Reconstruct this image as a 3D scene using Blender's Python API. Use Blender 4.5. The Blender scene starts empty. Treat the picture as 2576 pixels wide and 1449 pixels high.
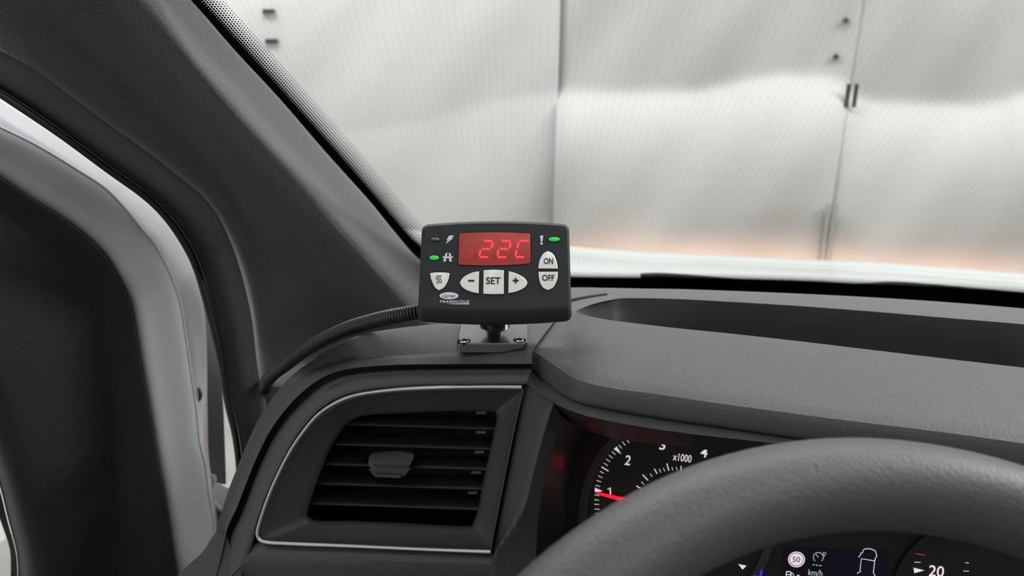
import bpy, bmesh, math, random
from mathutils import Vector, Matrix
random.seed(7)
C = bpy.context.scene.collection
# ------------------------------------------------------------------ camera, world, lights, exposure
W, H, F = 2576, 1449, 1860.0
CAMZ = 1.75
PITCH = math.radians(20)
cam_d = bpy.data.cameras.new('camera'); cam = bpy.data.objects.new('camera', cam_d); C.objects.link(cam)
cam.location = (0, 0, CAMZ); cam.rotation_euler = (math.radians(90) - PITCH, 0, 0)
cam_d.sensor_width = 36; cam_d.lens = F / W * 36; cam_d.clip_start = 0.02; cam_d.clip_end = 100
cam_d.dof.use_dof = True; cam_d.dof.focus_distance = 0.462; cam_d.dof.aperture_fstop = 9.5
bpy.context.scene.camera = cam
O3 = Vector((0, 0, CAMZ))
RT = Vector((1, 0, 0)); UP = Vector((0, math.sin(PITCH), math.cos(PITCH))); FW = Vector((0, math.cos(PITCH), -math.sin(PITCH)))
world = bpy.data.worlds.new('world'); bpy.context.scene.world = world; world.use_nodes = True
world.node_tree.nodes['Background'].inputs[0].default_value = (0.985, 1.0, 1.0, 1)
world.node_tree.nodes['Background'].inputs[1].default_value = 0.86
vs = bpy.context.scene.view_settings
vs.view_transform = 'Standard'; vs.look = 'None'; vs.gamma = 1.0; vs.use_curve_mapping = False
vs.exposure = 0.0
YAW = math.radians(14)
VF = Vector((math.sin(YAW), math.cos(YAW), 0)); VR = Vector((math.cos(YAW), -math.sin(YAW), 0)); ZZ = Vector((0, 0, 1))

def area(name, loc, target, sx, sy, power, col=(1, 1, 1)):
    l = bpy.data.lights.new(name, 'AREA'); l.shape = 'RECTANGLE'; l.size = sx; l.size_y = sy; l.energy = power; l.color = col
    o = bpy.data.objects.new(name, l); C.objects.link(o); o.location = loc
    o.rotation_euler = (Vector(target) - Vector(loc)).to_track_quat('-Z', 'Y').to_euler()
    return o
# booth ceiling lamp above and in front of the van, then added fills
area('booth_ceiling_lamp', VF * 2.2 + VR * 0.9 + Vector((0, 0, 3.6)), VF * 2.75 + VR * 0.9 + Vector((0, 0, 0)), 5.0, 0.4, 135, (1, 1, .97))
area('left_sheet_fill', VF * 2.35 - VR * 2.1 + Vector((0, 0, 3.0)), VF * 3.15 - VR * 1.9 + Vector((0, 0, 2.3)), 0.9, 0.4, 44, (1, 1, .99))  # unseen fill added to brighten the upper left sheet
area('pillar_fill', VF * 1.7 + VR * 2.9 + Vector((0, 0, 3.1)), VF * .4 - VR * .1 + Vector((0, 0, 1.4)), 1.0, .5, 75, (1, .99, .98))  # unseen fill added to light the pillar band through the windscreen
area('cab_fill', VF * -.20 + VR * .45 + Vector((0, 0, CAMZ + .39)), VF * .3 + VR * .2 + Vector((0, 0, CAMZ - .3)), .25, .15, 2.0, (1, .99, .97))  # unseen cab light added to brighten surfaces facing the driver
# headlight glow on the booth wall foot; extra spots added to even it
for k in (-0.95, -0.45, 0.0, 0.45, 0.95, 1.4):
    s = bpy.data.lights.new('headlight_glow_spot', 'SPOT'); s.energy = 78; s.color = (1, .60, .42); s.spot_size = math.radians(84); s.spot_blend = .4; s.shadow_soft_size = .08
    o = bpy.data.objects.new('headlight_glow_spot', s); C.objects.link(o); o.location = VF * 1.95 + VR * (0.75 + k) + Vector((0, 0, 0.68))
    o.rotation_euler = (VF * 1.0 + Vector((0, 0, -0.50))).to_track_quat('-Z', 'Y').to_euler()

# ------------------------------------------------------------------ geometry helpers
def ray(px, py): return RT * ((px - W / 2) / F) + UP * ((H / 2 - py) / F) + FW
def P(px, py, d): return O3 + ray(px, py) * d
def PZ(px, py, z): r = ray(px, py); return O3 + r * (z / r.z)       # z is below the camera (negative)
def DZ(px, py, z): return z / ray(px, py).z
class Plane:
    def __init__(s, p, n): s.p = Vector(p); s.n = Vector(n).normalized()
    def hit(s, px, py, off=0.0):
        r = ray(px, py); q = s.p + s.n * off
        return O3 + r * ((q - O3).dot(s.n) / r.dot(s.n))
def plane3(a, b, c):
    n = (b - a).cross(c - a).normalized()
    if n.dot(O3 - a) < 0: n = -n
    return Plane(a, n)

def catmull(p, n, closed=False):
    """resample a polyline of Vectors to n points by arc length through a Catmull-Rom curve"""
    m = len(p); d = []
    segs = m if closed else m - 1
    S = 12 if m > 2 else 2
    for i in range(segs):
        if closed: a, b, c, e = p[(i - 1) % m], p[i], p[(i + 1) % m], p[(i + 2) % m]
        else:
            b, c = p[i], p[i + 1]
            a = p[i - 1] if i else b * 2 - c
            e = p[i + 2] if i + 2 < m else c * 2 - b
        # centripetal-like knots keep the curve tight
        t0 = 0.0; t1 = t0 + max((b - a).length, 1e-9) ** .5; t2 = t1 + max((c - b).length, 1e-9) ** .5; t3 = t2 + max((e - c).length, 1e-9) ** .5
        for k in range(S):
            t = t1 + (t2 - t1) * k / S
            A1 = a * ((t1 - t) / (t1 - t0)) + b * ((t - t0) / (t1 - t0)); A2 = b * ((t2 - t) / (t2 - t1)) + c * ((t - t1) / (t2 - t1)); A3 = c * ((t3 - t) / (t3 - t2)) + e * ((t - t2) / (t3 - t2))
            B1 = A1 * ((t2 - t) / (t2 - t0)) + A2 * ((t - t0) / (t2 - t0)); B2 = A2 * ((t3 - t) / (t3 - t1)) + A3 * ((t - t1) / (t3 - t1))
            d.append(B1 * ((t2 - t) / (t2 - t1)) + B2 * ((t - t1) / (t2 - t1)))
    d.append(p[0].copy() if closed else p[-1].copy())
    L = [0.0]
    for i in range(1, len(d)): L.append(L[-1] + (d[i] - d[i - 1]).length)
    out = []; j = 0; cnt = n if closed else n - 1
    for i in range(n):
        t = L[-1] * i / cnt
        while j < len(L) - 2 and L[j + 1] < t: j += 1
        f = (t - L[j]) / max(L[j + 1] - L[j], 1e-12)
        out.append(d[j].lerp(d[j + 1], min(max(f, 0), 1)))
    return out
def V2(pts): return [Vector((x, y, 0)) for x, y in pts]
def px_curve(pts, n, closed=False): return [(v.x, v.y) for v in catmull(V2(pts), n, closed)]

class MB:
    def __init__(s): s.v = []; s.f = []; s.uv = None
    def quadgrid(s, rows, thick=0.0, closed=False, away=None):
        n = len(rows[0]); m = len(rows); b = len(s.v)
        for r in rows: s.v += [Vector(q) for q in r]
        def F_(i, j, o=0): return b + o + i * n + j % n
        w = n if closed else n - 1
        for i in range(m - 1):
            for j in range(w): s.f.append((F_(i, j), F_(i + 1, j), F_(i + 1, j + 1), F_(i, j + 1)))
        if thick:
            o = m * n
            for r in rows:
                for q in r:
                    q = Vector(q); dd = away if away else (q - O3).normalized()
                    s.v.append(q + dd * thick)
            for i in range(m - 1):
                for j in range(w): s.f.append((F_(i, j, o), F_(i, j + 1, o), F_(i + 1, j + 1, o), F_(i + 1, j, o)))
            for j in range(w):
                s.f.append((F_(0, j), F_(0, j + 1), F_(0, j + 1, o), F_(0, j, o)))
                s.f.append((F_(m - 1, j + 1), F_(m - 1, j), F_(m - 1, j, o), F_(m - 1, j + 1, o)))
            if not closed:
                for i in range(m - 1):
                    s.f.append((F_(i + 1, 0), F_(i, 0), F_(i, 0, o), F_(i + 1, 0, o)))
                    s.f.append((F_(i, n - 1), F_(i + 1, n - 1), F_(i + 1, n - 1, o), F_(i, n - 1, o)))
        return s
    def cap(s, ring_start, n, flip=False):
        f = tuple(range(ring_start, ring_start + n)); s.f.append(f[::-1] if flip else f)
    def rings(s, rings, cap0=True, cap1=True):
        b = len(s.v); n = len(rings[0])
        s.quadgrid(rings, closed=True)
        if cap0: s.cap(b, n)
        if cap1: s.cap(b + (len(rings) - 1) * n, n, True)
        return s
    def box(s, c, ax, hx, ay, hy, az, hz):
        b = len(s.v)
        for k in (-1, 1):
            for j in (-1, 1):
                for i in (-1, 1): s.v.append(Vector(c) + ax * (hx * i) + ay * (hy * j) + az * (hz * k))
        for f in ((0, 2, 3, 1), (4, 5, 7, 6), (0, 1, 5, 4), (2, 6, 7, 3), (0, 4, 6, 2), (1, 3, 7, 5)): s.f.append(tuple(b + i for i in f))
        return s

def mesh_obj(name, mb, m, parent=None, smooth=True, bevel=0, angle=35):
    me = bpy.data.meshes.new(name)
    root = parent
    while root is not None and root.parent is not None: root = root.parent
    off = root.location if root is not None else Vector((0, 0, 0))
    me.from_pydata([tuple(q - off) for q in mb.v], [], mb.f); me.update()
    bm = bmesh.new(); bm.from_mesh(me); bmesh.ops.recalc_face_normals(bm, faces=bm.faces); 
    if bevel: bmesh.ops.bevel(bm, geom=[e for e in bm.edges if len(e.link_faces) == 2 and e.calc_face_angle(0) > math.radians(30)], offset=bevel, segments=2, affect='EDGES', clamp_overlap=True)
    bm.to_mesh(me); bm.free()
    if smooth:
        me.shade_smooth()
        me.set_sharp_from_angle(angle=math.radians(angle))
    me.materials.append(m)
    o = bpy.data.objects.new(name, me); C.objects.link(o)
    if parent is not None: o.parent = parent
    return o
def tag(o, label=None, cat=None, group=None, kind=None):
    for k, v in (('label', label), ('category', cat), ('group', group), ('kind', kind)):
        if v: o[k] = v
    return o
def thing(name, loc, label, cat, group=None, kind=None):
    o = bpy.data.objects.new(name, None); C.objects.link(o); o.location = loc; o.empty_display_size = .02
    return tag(o, label, cat, group, kind)

def loft(curves, n, sub=4, thick=0.004, smooth_across=True, closed=False):
    """curves: list of lists of 3-D points; returns MB with a thick sheet through them"""
    R = [catmull([Vector(q) for q in c], n, closed) for c in curves]
    rows = []
    if smooth_across and len(R) > 2:
        cols = [catmull([r[j] for r in R], (len(R) - 1) * sub + 1) for j in range(n)]
        rows = [[cols[j][i] for j in range(n)] for i in range((len(R) - 1) * sub + 1)]
    else:
        for a, b in zip(R, R[1:]):
            for k in range(sub): rows.append([a[j].lerp(b[j], k / sub) for j in range(n)])
        rows.append(R[-1])
    return MB().quadgrid(rows, thick, closed)

def tube(path, r, seg=12, n=None, closed=False):
    pts = catmull([Vector(q) for q in path], n or len(path) * 4, closed)
    return sweep(pts, [r] * len(pts), seg, closed)
def sweep(pts, rad, seg=12, closed=False):
    rows = []; up = Vector((0.13, 0.2, 1)).normalized()
    for i, p in enumerate(pts):
        a = pts[i - 1] if (i or closed) else p; b = pts[(i + 1) % len(pts)] if (i + 1 < len(pts) or closed) else p
        t = (b - a).normalized(); x = t.cross(up)
        if x.length < 1e-4: x = t.orthogonal()
        x.normalize(); up = x.cross(t).normalized()
        rows.append([p + (x * math.cos(2 * math.pi * k / seg) + up * math.sin(2 * math.pi * k / seg)) * rad[i] for k in range(seg)])
    if closed: rows.append(rows[0])
    return MB().rings(rows, not closed, not closed)

def poly(pl, pts, o0, o1, inset=0.0, mb=None, round_=True):
    """prism on a plane from a pixel outline, between offsets; inset (px) rounds the front edge"""
    mb = mb or MB(); n = len(pts)
    cx = sum(p[0] for p in pts) / n; cy = sum(p[1] for p in pts) / n
    def sc(k):
        out = []
        for x, y in pts:
            d = math.hypot(x - cx, y - cy) or 1
            f = max(0, 1 - k / d); out.append((cx + (x - cx) * f, cy + (y - cy) * f))
        return out
    rings = [[pl.hit(x, y, o0) for x, y in pts]]
    if inset:
        h = o1 - o0
        for a in (0, 30, 60, 90):
            a = math.radians(a)
            kk = inset * (1 - math.cos(a)); oo = o0 + h * (.35 + .65 * math.sin(a))
            rings.append([pl.hit(x, y, oo) for x, y in sc(kk)])
    else: rings.append([pl.hit(x, y, o1) for x, y in pts])
    return mb.rings(rings)
def ellipse(cx, cy, rx, ry, n=32, rot=0):
    c, s = math.cos(rot), math.sin(rot)
    return [(cx + rx * math.cos(t) * c - ry * math.sin(t) * s, cy + rx * math.cos(t) * s + ry * math.sin(t) * c) for t in [2 * math.pi * i / n for i in range(n)]]
def stroke(pl, pts, w, o0, o1, mb=None):
    """constant-width pen line of pixel width w"""
    mb = mb or MB(); L = []; R = []
    for i, (x, y) in enumerate(pts):
        a = pts[max(i - 1, 0)]; b = pts[min(i + 1, len(pts) - 1)]
        dx, dy = b[0] - a[0], b[1] - a[1]; l = math.hypot(dx, dy) or 1
        nx, ny = -dy / l * w / 2, dx / l * w / 2
        L.append((x + nx, y + ny)); R.append((x - nx, y - ny))
    b = len(mb.v); n = len(pts)
    for o in (o0, o1):
        for q in (L, R): mb.v += [pl.hit(x, y, o) for x, y in q]
    def I(o, s_, i): return b + o * 2 * n + s_ * n + i
    for i in range(n - 1):
        mb.f += [(I(1, 0, i), I(1, 0, i + 1), I(1, 1, i + 1), I(1, 1, i)), (I(0, 0, i), I(0, 1, i), I(0, 1, i + 1), I(0, 0, i + 1)),
                 (I(0, 0, i), I(0, 0, i + 1), I(1, 0, i + 1), I(1, 0, i)), (I(0, 1, i + 1), I(0, 1, i), I(1, 1, i), I(1, 1, i + 1))]
    mb.f += [(I(0, 0, 0), I(1, 0, 0), I(1, 1, 0), I(0, 1, 0)), (I(0, 0, n - 1), I(0, 1, n - 1), I(1, 1, n - 1), I(1, 0, n - 1))]
    return mb
def roundpoly(corners, radius, bulge, n=10, m=14):
    """corners in order; bulge[i] pushes edge i (corner i to i+1) outward as a parabola (px)"""
    k = len(corners); cx = sum(c[0] for c in corners) / k; cy = sum(c[1] for c in corners) / k; out = []
    def edge(i, t):
        a = corners[i]; b = corners[(i + 1) % k]; x = a[0] + (b[0] - a[0]) * t; y = a[1] + (b[1] - a[1]) * t
        dx, dy = b[0] - a[0], b[1] - a[1]; l = math.hypot(dx, dy); nx, ny = dy / l, -dx / l
        if (x - cx) * nx + (y - cy) * ny < 0: nx, ny = -nx, -ny
        h = bulge[i] * 4 * t * (1 - t); return (x + nx * h, y + ny * h)
    for i in range(k):
        a = corners[i]; b = corners[(i + 1) % k]; l = math.hypot(b[0] - a[0], b[1] - a[1]); t0 = radius / l
        for j in range(m + 1): out.append(edge(i, t0 + (1 - 2 * t0) * j / m))
        p0 = edge(i, 1 - t0); c = corners[(i + 1) % k]; bb = corners[(i + 2) % k]; l2 = math.hypot(bb[0] - c[0], bb[1] - c[1]); p1 = edge((i + 1) % k, radius / l2)
        for j in range(1, n):
            t = j / n; out.append(((1 - t) ** 2 * p0[0] + 2 * t * (1 - t) * c[0] + t * t * p1[0], (1 - t) ** 2 * p0[1] + 2 * t * (1 - t) * c[1] + t * t * p1[1]))
    return out
def text_mb(body, pl, cx, cy, w, h, o0, o1, ang=0, shear=0.0, bold=0.0, spacing=1.0):
    cu = bpy.data.curves.new('lettering', 'FONT'); cu.body = body; cu.size = 1; cu.extrude = .5; cu.offset = bold; cu.resolution_u = 4; cu.space_character = spacing
    ob = bpy.data.objects.new('lettering', cu); C.objects.link(ob)
    dg = bpy.context.evaluated_depsgraph_get(); dg.update(); me = ob.evaluated_get(dg).to_mesh()
    xs = [v.co.x for v in me.vertices]; ys = [v.co.y for v in me.vertices]; x0, x1, y0, y1 = min(xs), max(xs), min(ys), max(ys)
    mb = MB(); c, s = math.cos(math.radians(ang)), math.sin(math.radians(ang))
    for v in me.vertices:
        u = ((v.co.x - x0) / (x1 - x0) - .5) * w; q = ((v.co.y - y0) / (y1 - y0) - .5) * h
        u += shear * q
        X = cx + u * c + q * s; Y = cy + u * s - q * c
        mb.v.append(pl.hit(X, Y, o1 if v.co.z > 0 else o0))
    mb.f = [tuple(p.vertices) for p in me.polygons]
    ob.evaluated_get(dg).to_mesh_clear(); bpy.data.objects.remove(ob); bpy.data.curves.remove(cu)
    return mb

# ------------------------------------------------------------------ materials
def mat(name, col, rough=.5, spec=.5, metal=0, bump=None, emit=None, coat=0, sheen=0, var=0, vscale=3, trans=0):
    m = bpy.data.materials.new(name); m.use_nodes = True; nt = m.node_tree; b = nt.nodes['Principled BSDF']
    b.inputs['Base Color'].default_value = (*col, 1); b.inputs['Roughness'].default_value = rough; b.inputs['Metallic'].default_value = metal
    b.inputs['Specular IOR Level'].default_value = spec
    if coat: b.inputs['Coat Weight'].default_value = coat; b.inputs['Coat Roughness'].default_value = .08
    if sheen: b.inputs['Sheen Weight'].default_value = sheen; b.inputs['Sheen Roughness'].default_value = .5
    if emit: b.inputs['Emission Color'].default_value = (*emit[0], 1); b.inputs['Emission Strength'].default_value = emit[1]
    tc = nt.nodes.new('ShaderNodeTexCoord')
    if var:
        n = nt.nodes.new('ShaderNodeTexNoise'); n.inputs['Scale'].default_value = vscale; n.inputs['Detail'].default_value = 4
        nt.links.new(tc.outputs['Object'], n.inputs['Vector'])
        mr = nt.nodes.new('ShaderNodeMapRange'); mr.inputs[3].default_value = 1 - var; mr.inputs[4].default_value = 1 + var; mr.inputs[1].default_value = .3; mr.inputs[2].default_value = .7
        nt.links.new(n.outputs[0], mr.inputs[0])
        mx = nt.nodes.new('ShaderNodeMix'); mx.data_type = 'RGBA'; mx.blend_type = 'MULTIPLY'; mx.inputs[0].default_value = 1; mx.inputs[6].default_value = (*col, 1)
        nt.links.new(mr.outputs[0], mx.inputs[7]); nt.links.new(mx.outputs[2], b.inputs['Base Color'])
    if bump:
        kind, scale, strength, dist = bump
        bp = nt.nodes.new('ShaderNodeBump'); bp.inputs['Strength'].default_value = strength; bp.inputs['Distance'].default_value = dist
        if kind == 'leather':
            nz = nt.nodes.new('ShaderNodeTexNoise'); nz.inputs['Scale'].default_value = scale * .5; nz.inputs['Detail'].default_value = 2
            ad = nt.nodes.new('ShaderNodeMix'); ad.data_type = 'RGBA'; ad.blend_type = 'LINEAR_LIGHT'; ad.inputs[0].default_value = .0014
            nt.links.new(tc.outputs['Object'], nz.inputs['Vector']); nt.links.new(tc.outputs['Object'], ad.inputs[6]); nt.links.new(nz.outputs['Color'], ad.inputs[7])
            v = nt.nodes.new('ShaderNodeTexVoronoi'); v.feature = 'F1'; v.inputs['Scale'].default_value = scale
            nt.links.new(ad.outputs[2], v.inputs['Vector'])
            v2 = nt.nodes.new('ShaderNodeTexNoise'); v2.inputs['Scale'].default_value = scale * 1.3; v2.inputs['Detail'].default_value = 3
            nt.links.new(tc.outputs['Object'], v2.inputs['Vector'])
            sm = nt.nodes.new('ShaderNodeMath'); sm.operation = 'MULTIPLY_ADD'; sm.inputs[1].default_value = -1.0
            nt.links.new(v.outputs['Distance'], sm.inputs[0]); nt.links.new(v2.outputs[0], sm.inputs[2]); nt.links.new(sm.outputs[0], bp.inputs['Height'])
        elif kind == 'noise':
            n2 = nt.nodes.new('ShaderNodeTexNoise'); n2.inputs['Scale'].default_value = scale; n2.inputs['Detail'].default_value = 3
            nt.links.new(tc.outputs['Object'], n2.inputs['Vector']); nt.links.new(n2.outputs[0], bp.inputs['Height'])
        elif kind == 'weave':
            w1 = nt.nodes.new('ShaderNodeTexWave'); w1.wave_type = 'BANDS'; w1.bands_direction = 'DIAGONAL'; w1.inputs['Scale'].default_value = scale; w1.inputs['Distortion'].default_value = .6
            w2 = nt.nodes.new('ShaderNodeTexWave'); w2.wave_type = 'BANDS'; w2.bands_direction = 'Z'; w2.inputs['Scale'].default_value = scale; w2.inputs['Distortion'].default_value = .6
            mu = nt.nodes.new('ShaderNodeMath'); mu.operation = 'ADD'
            for w_ in (w1, w2): nt.links.new(tc.outputs['Object'], w_.inputs['Vector'])
            nt.links.new(w1.outputs['Fac'], mu.inputs[0]); nt.links.new(w2.outputs['Fac'], mu.inputs[1]); nt.links.new(mu.outputs[0], bp.inputs['Height'])
        nt.links.new(bp.outputs[0], b.inputs['Normal'])
    return m
M = dict(
    pad=mat('grained_grey_plastic', (.054, .058, .060), .48, .6, bump=('leather', 1250, .6, .0004)),
    padsoft=mat('soft_grained_plastic', (.052, .058, .059), .55, .5, bump=('leather', 1000, .55, .0004)),
    rear=mat('smooth_grey_plastic', (.08, .078, .082), .5, .6, bump=('noise', 900, .3, .0003)),
    plastic=mat('matt_black_plastic', (.02, .021, .022), .45, .5, bump=('noise', 1500, .3, .0002)),
    bezelp=mat('satin_charcoal_plastic', (.038, .040, .043), .42, .5, bump=('noise', 1800, .25, .0002)),
    black=mat('deep_black', (.006, .006, .007), .6, .2),
    gloss=mat('gloss_black', (.008, .008, .01), .15, .4),
    fabric=mat('grey_pillar_fabric', (.042, .041, .046), .48, 1.0, sheen=.45, bump=('weave', 260, .8, .0007)),
    trim=mat('door_trim_black', (.009, .010, .012), .6, .25, bump=('leather', 500, .4, .0004)),
    lining=mat('light_cab_lining', (.42, .42, .41), .9, .2),
    vane=mat('dark_vane_plastic', (.011, .012, .012), .5, .4),
    seal=mat('black_door_seal', (.019, .019, .020), .8, .3, bump=('weave', 300, .5, .0005)),
    chrome=mat('satin_chrome', (.55, .53, .52), .3, .5, 1),
    steel=mat('bright_steel', (.85, .85, .83), .15, .5, 1, bump=('noise', 700, .5, .0006)),
    white=mat('white_body_paint', (.46, .46, .48), .45, .4, coat=.15),
    hood=mat('white_bonnet_paint', (.56, .60, .59), .3, .5, coat=.6),
    jamb=mat('white_paint_shaded', (.27, .272, .295), .35, .5, coat=.3),  # white door paint darkened, the edge's shade put into its colour
    leather=mat('wheel_leather', (.058, .057, .054), .5, .5, bump=('leather', 620, .25, .0005)),
    hose=mat('black_conduit', (.014, .014, .015), .28, .6),
    house=mat('controller_housing', (.022, .025, .028), .6, .35, bump=('noise', 2600, .35, .0002)),
    lens=mat('red_lens', (.42, .045, .04), .3, .5),
    seg_on=mat('lit_segment', (.5, .02, .03), .5, .2, emit=((1, .03, .045), 2.6)),
    seg_off=mat('unlit_segment', (.52, .085, .07), .5, .3),
    green=mat('green_led', (.05, .5, .08), .25, .5, emit=((.02, .5, .06), .4)),
    ledoff=mat('unlit_led', (.12, .12, .11), .12, .8),
    button=mat('light_grey_button', (.84, .86, .80), .6, .3),
    ink=mat('dark_print', (.025, .027, .04), .6, .2),
    print=mat('white_print', (.78, .80, .84), .6, .2),
    mount=mat('bracket_black', (.012, .013, .014), .25, 1.0, coat=1),
    dial=mat('dial_face_black', (.008, .008, .009), .5, .3),
    lit=mat('lit_dial_print', (.7, .6, .65), .5, .2, emit=((1, .83, .93), .62)),
    dim=mat('dim_lit_print', (.4, .38, .36), .5, .2, emit=((1, .95, .85), .42)),
    needle=mat('red_needle', (.8, .02, .04), .4, .3, emit=((1, .004, .03), .95)),
    redp=mat('red_lit_mark', (.4, .04, .03), .5, .2, emit=((1, .12, .1), .3)),
    blue=mat('blue_lit_mark', (.05, .05, .8), .5, .2, emit=((.04, .04, 1), .9)),
    navy=mat('display_screen', (.004, .005, .012), .3, .3, emit=((.1, .15, .6), .004)),
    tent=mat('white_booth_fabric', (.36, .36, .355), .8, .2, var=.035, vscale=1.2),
    tent3=mat('white_booth_fabric_lightened', (.82, .82, .80), .8, .2, var=.03, vscale=1.2),  # same booth fabric, lightened so the wall reads bright in the door gap
    tent2=mat('white_booth_fabric_lit', (.43, .44, .435), .8, .2, var=.035, vscale=1.2),  # same fabric as tent, colour raised for the brighter-lit left sheet
    floor=mat('booth_floor', (.30, .29, .28), .6, .3, var=.15),
    dark=mat('cab_lining', (.09, .09, .095), .9, .2),
    clip=mat('dark_clip', (.03, .03, .03), .5, .3),
    strapm=mat('grey_strap', (.27, .27, .27), .7, .3),
    orange=mat('orange_strip', (.75, .30, .08), .6, .3),
)
# windscreen material: clear glass with printed black border, fading dot rows and fine zig-zag heating wires
def glass_material(printed=True):
    m = bpy.data.materials.new('windscreen_glass' if printed else 'clear_glass'); m.use_nodes = True; nt = m.node_tree; N = nt.nodes; N.clear(); L = nt.links
    out = N.new('ShaderNodeOutputMaterial'); tr = N.new('ShaderNodeBsdfTransparent'); tr.inputs[0].default_value = (.98, .985, .98, 1)
    gl = N.new('ShaderNodeBsdfGlossy'); gl.inputs['Roughness'].default_value = .02; gl.inputs['Color'].default_value = (1, 1, 1, 1)
    lw = N.new('ShaderNodeLayerWeight'); lw.inputs[0].default_value = .5
    p5 = N.new('ShaderNodeMath'); p5.operation = 'POWER'; L.new(lw.outputs['Facing'], p5.inputs[0]); p5.inputs[1].default_value = 5
    fr = N.new('ShaderNodeMath'); fr.operation = 'MULTIPLY_ADD'; L.new(p5.outputs[0], fr.inputs[0]); fr.inputs[1].default_value = .5; fr.inputs[2].default_value = .02
    mx = N.new('ShaderNodeMixShader'); L.new(fr.outputs[0], mx.inputs[0]); L.new(tr.outputs[0], mx.inputs[1]); L.new(gl.outputs[0], mx.inputs[2])
    if not printed: L.new(mx.outputs[0], out.inputs[0]); return m
    def math_(op, a, b=None, c=None):
        n = N.new('ShaderNodeMath'); n.operation = op
        for i, x in enumerate((a, b, c)):
            if x is None: continue
            if isinstance(x, (int, float)): n.inputs[i].default_value = x
            else: L.new(x, n.inputs[i])
        return n.outputs[0]
    u1 = N.new('ShaderNodeUVMap'); u1.uv_map = 'border'; s1 = N.new('ShaderNodeSeparateXYZ'); L.new(u1.outputs[0], s1.inputs[0])
    u2 = N.new('ShaderNodeUVMap'); u2.uv_map = 'sheet'; s2 = N.new('ShaderNodeSeparateXYZ'); L.new(u2.outputs[0], s2.inputs[0])
    a, v = s1.outputs[0], s1.outputs[1]
    # dots: 6 rows between v=1 and v=2, staggered
    rr = math_('MULTIPLY', math_('SUBTRACT', v, 1.0), 7.0)
    row = math_('FLOOR', rr); fv = math_('SUBTRACT', math_('FRACT', rr), .5)
    au = math_('ADD', math_('DIVIDE', a, .0021), math_('MULTIPLY', row, .5)); fu = math_('SUBTRACT', math_('FRACT', au), .5)
    dist = math_('SQRT', math_('ADD', math_('MULTIPLY', fu, fu), math_('MULTIPLY', fv, fv)))
    rad = math_('SUBTRACT', .54, math_('MULTIPLY', math_('SUBTRACT', v, 1.0), .36))
    dot = math_('MULTIPLY', math_('LESS_THAN', dist, rad), math_('LESS_THAN', v, 2.0))
    frit = math_('MAXIMUM', math_('LESS_THAN', v, 1.0), dot)
    # wires
    x, y = s2.outputs[0], s2.outputs[1]
    idx = math_('FLOOR', math_('DIVIDE', x, .0052))
    ph = math_('MULTIPLY', math_('SINE', math_('MULTIPLY', idx, 12.9898)), 6.0)
    wob = math_('MULTIPLY', math_('SINE', math_('ADD', math_('MULTIPLY', y, 2 * math.pi / .0062), ph)), .13)
    fx = math_('ABSOLUTE', math_('SUBTRACT', math_('ADD', math_('FRACT', math_('DIVIDE', x, .0052)), wob), .5))
    wire = math_('MULTIPLY', math_('MULTIPLY', math_('LESS_THAN', fx, .04), .11), math_('GREATER_THAN', v, 2.0))
    bl = N.new('ShaderNodeBsdfDiffuse'); bl.inputs[0].default_value = (.006, .006, .006, 1)
    m2 = N.new('ShaderNodeMixShader'); L.new(math_('MAXIMUM', frit, wire), m2.inputs[0]); L.new(mx.outputs[0], m2.inputs[1]); L.new(bl.outputs[0], m2.inputs[2])
    L.new(m2.outputs[0], out.inputs[0]); return m

# ================================================================== THE BOOTH (outside)
floor = MB().box(Vector((0, 3, -.02)), VR, 9, VF, 9, ZZ, .02)
tag(mesh_obj('floor', floor, M['floor'], smooth=False), 'grey booth floor around and below the van', 'floor', kind='structure')
wall_pl = Plane(P(1400, 300, 3.2), -VF)
wall = thing('wall_front', wall_pl.hit(1400, 700), 'white fabric booth wall of tall sheets ahead of the windscreen', 'wall', kind='structure')
def crest(px):
    t = [(-900, 330), (900, 330), (1400, 235), (1560, 238), (1740, 236), (1820, 222), (1900, 203), (1970, 193), (2050, 197), (2110, 206), (2160, 250), (2200, 262), (2330, 266), (2450, 270), (2510, 262), (2570, 242), (2700, 225), (2900, 240), (4200, 260)]
    for (a, b), (c, d) in zip(t, t[1:]):
        if px <= c:
            f = (px - a) / (c - a); f = f * f * (3 - 2 * f) if (d - b) else f; return b + (d - b) * f
    return 260
def relief(px, py, amp):
    s = py - crest(px); k = 3.2 / F
    soft = 9.0
    sp = soft * math.log1p(math.exp(min(s / soft, 40)))          # smooth max(s,0)
    d = amp * 105 * k * (1 - math.exp(-sp / 105))
    d += .10 * k * max(-s, 0) - .05 * k * max(s - 330, 0)
    d += .012 * math.sin(px * .011 + py * .004) * math.sin(py * .009 + 1.3) + .004 * math.sin(px * .031 + py * .021)
    return d
def sheet(x0, x1, lean, off, amp, m, edge=()):
    rows = []; ny, nx = 150, 46
    for i in range(ny + 1):
        py = -1500 + 3300 * i / ny if False else None
    ys = [-600, -500, -400, -250, -150, -80] + [-40 + 8 * i for i in range(96)] + [740, 800, 900, 1050, 1250, 1500, 1650]
    for py in ys:
        r = []
        for j in range(nx + 1):
            t = j / nx; px = x0(py) + (x1(py) - x0(py)) * t
            d = relief(px, py, amp(px)) + off
            for (tx, w, h) in edge: d += h * math.exp(-((t - tx) / w) ** 2)
            r.append(wall_pl.hit(px, py, d))
        rows.append(r)
    mb = MB().quadgrid(rows, .012, away=VF)
    return mesh_obj('fabric_sheet', mb, m, wall)
seam1 = lambda y: 1410 - .0273 * y
seam2 = lambda y: 2176 - .159 * y
seam3 = lambda y: 2980 - .29 * y
left_edge = lambda y: -1100 + .45 * y
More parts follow.
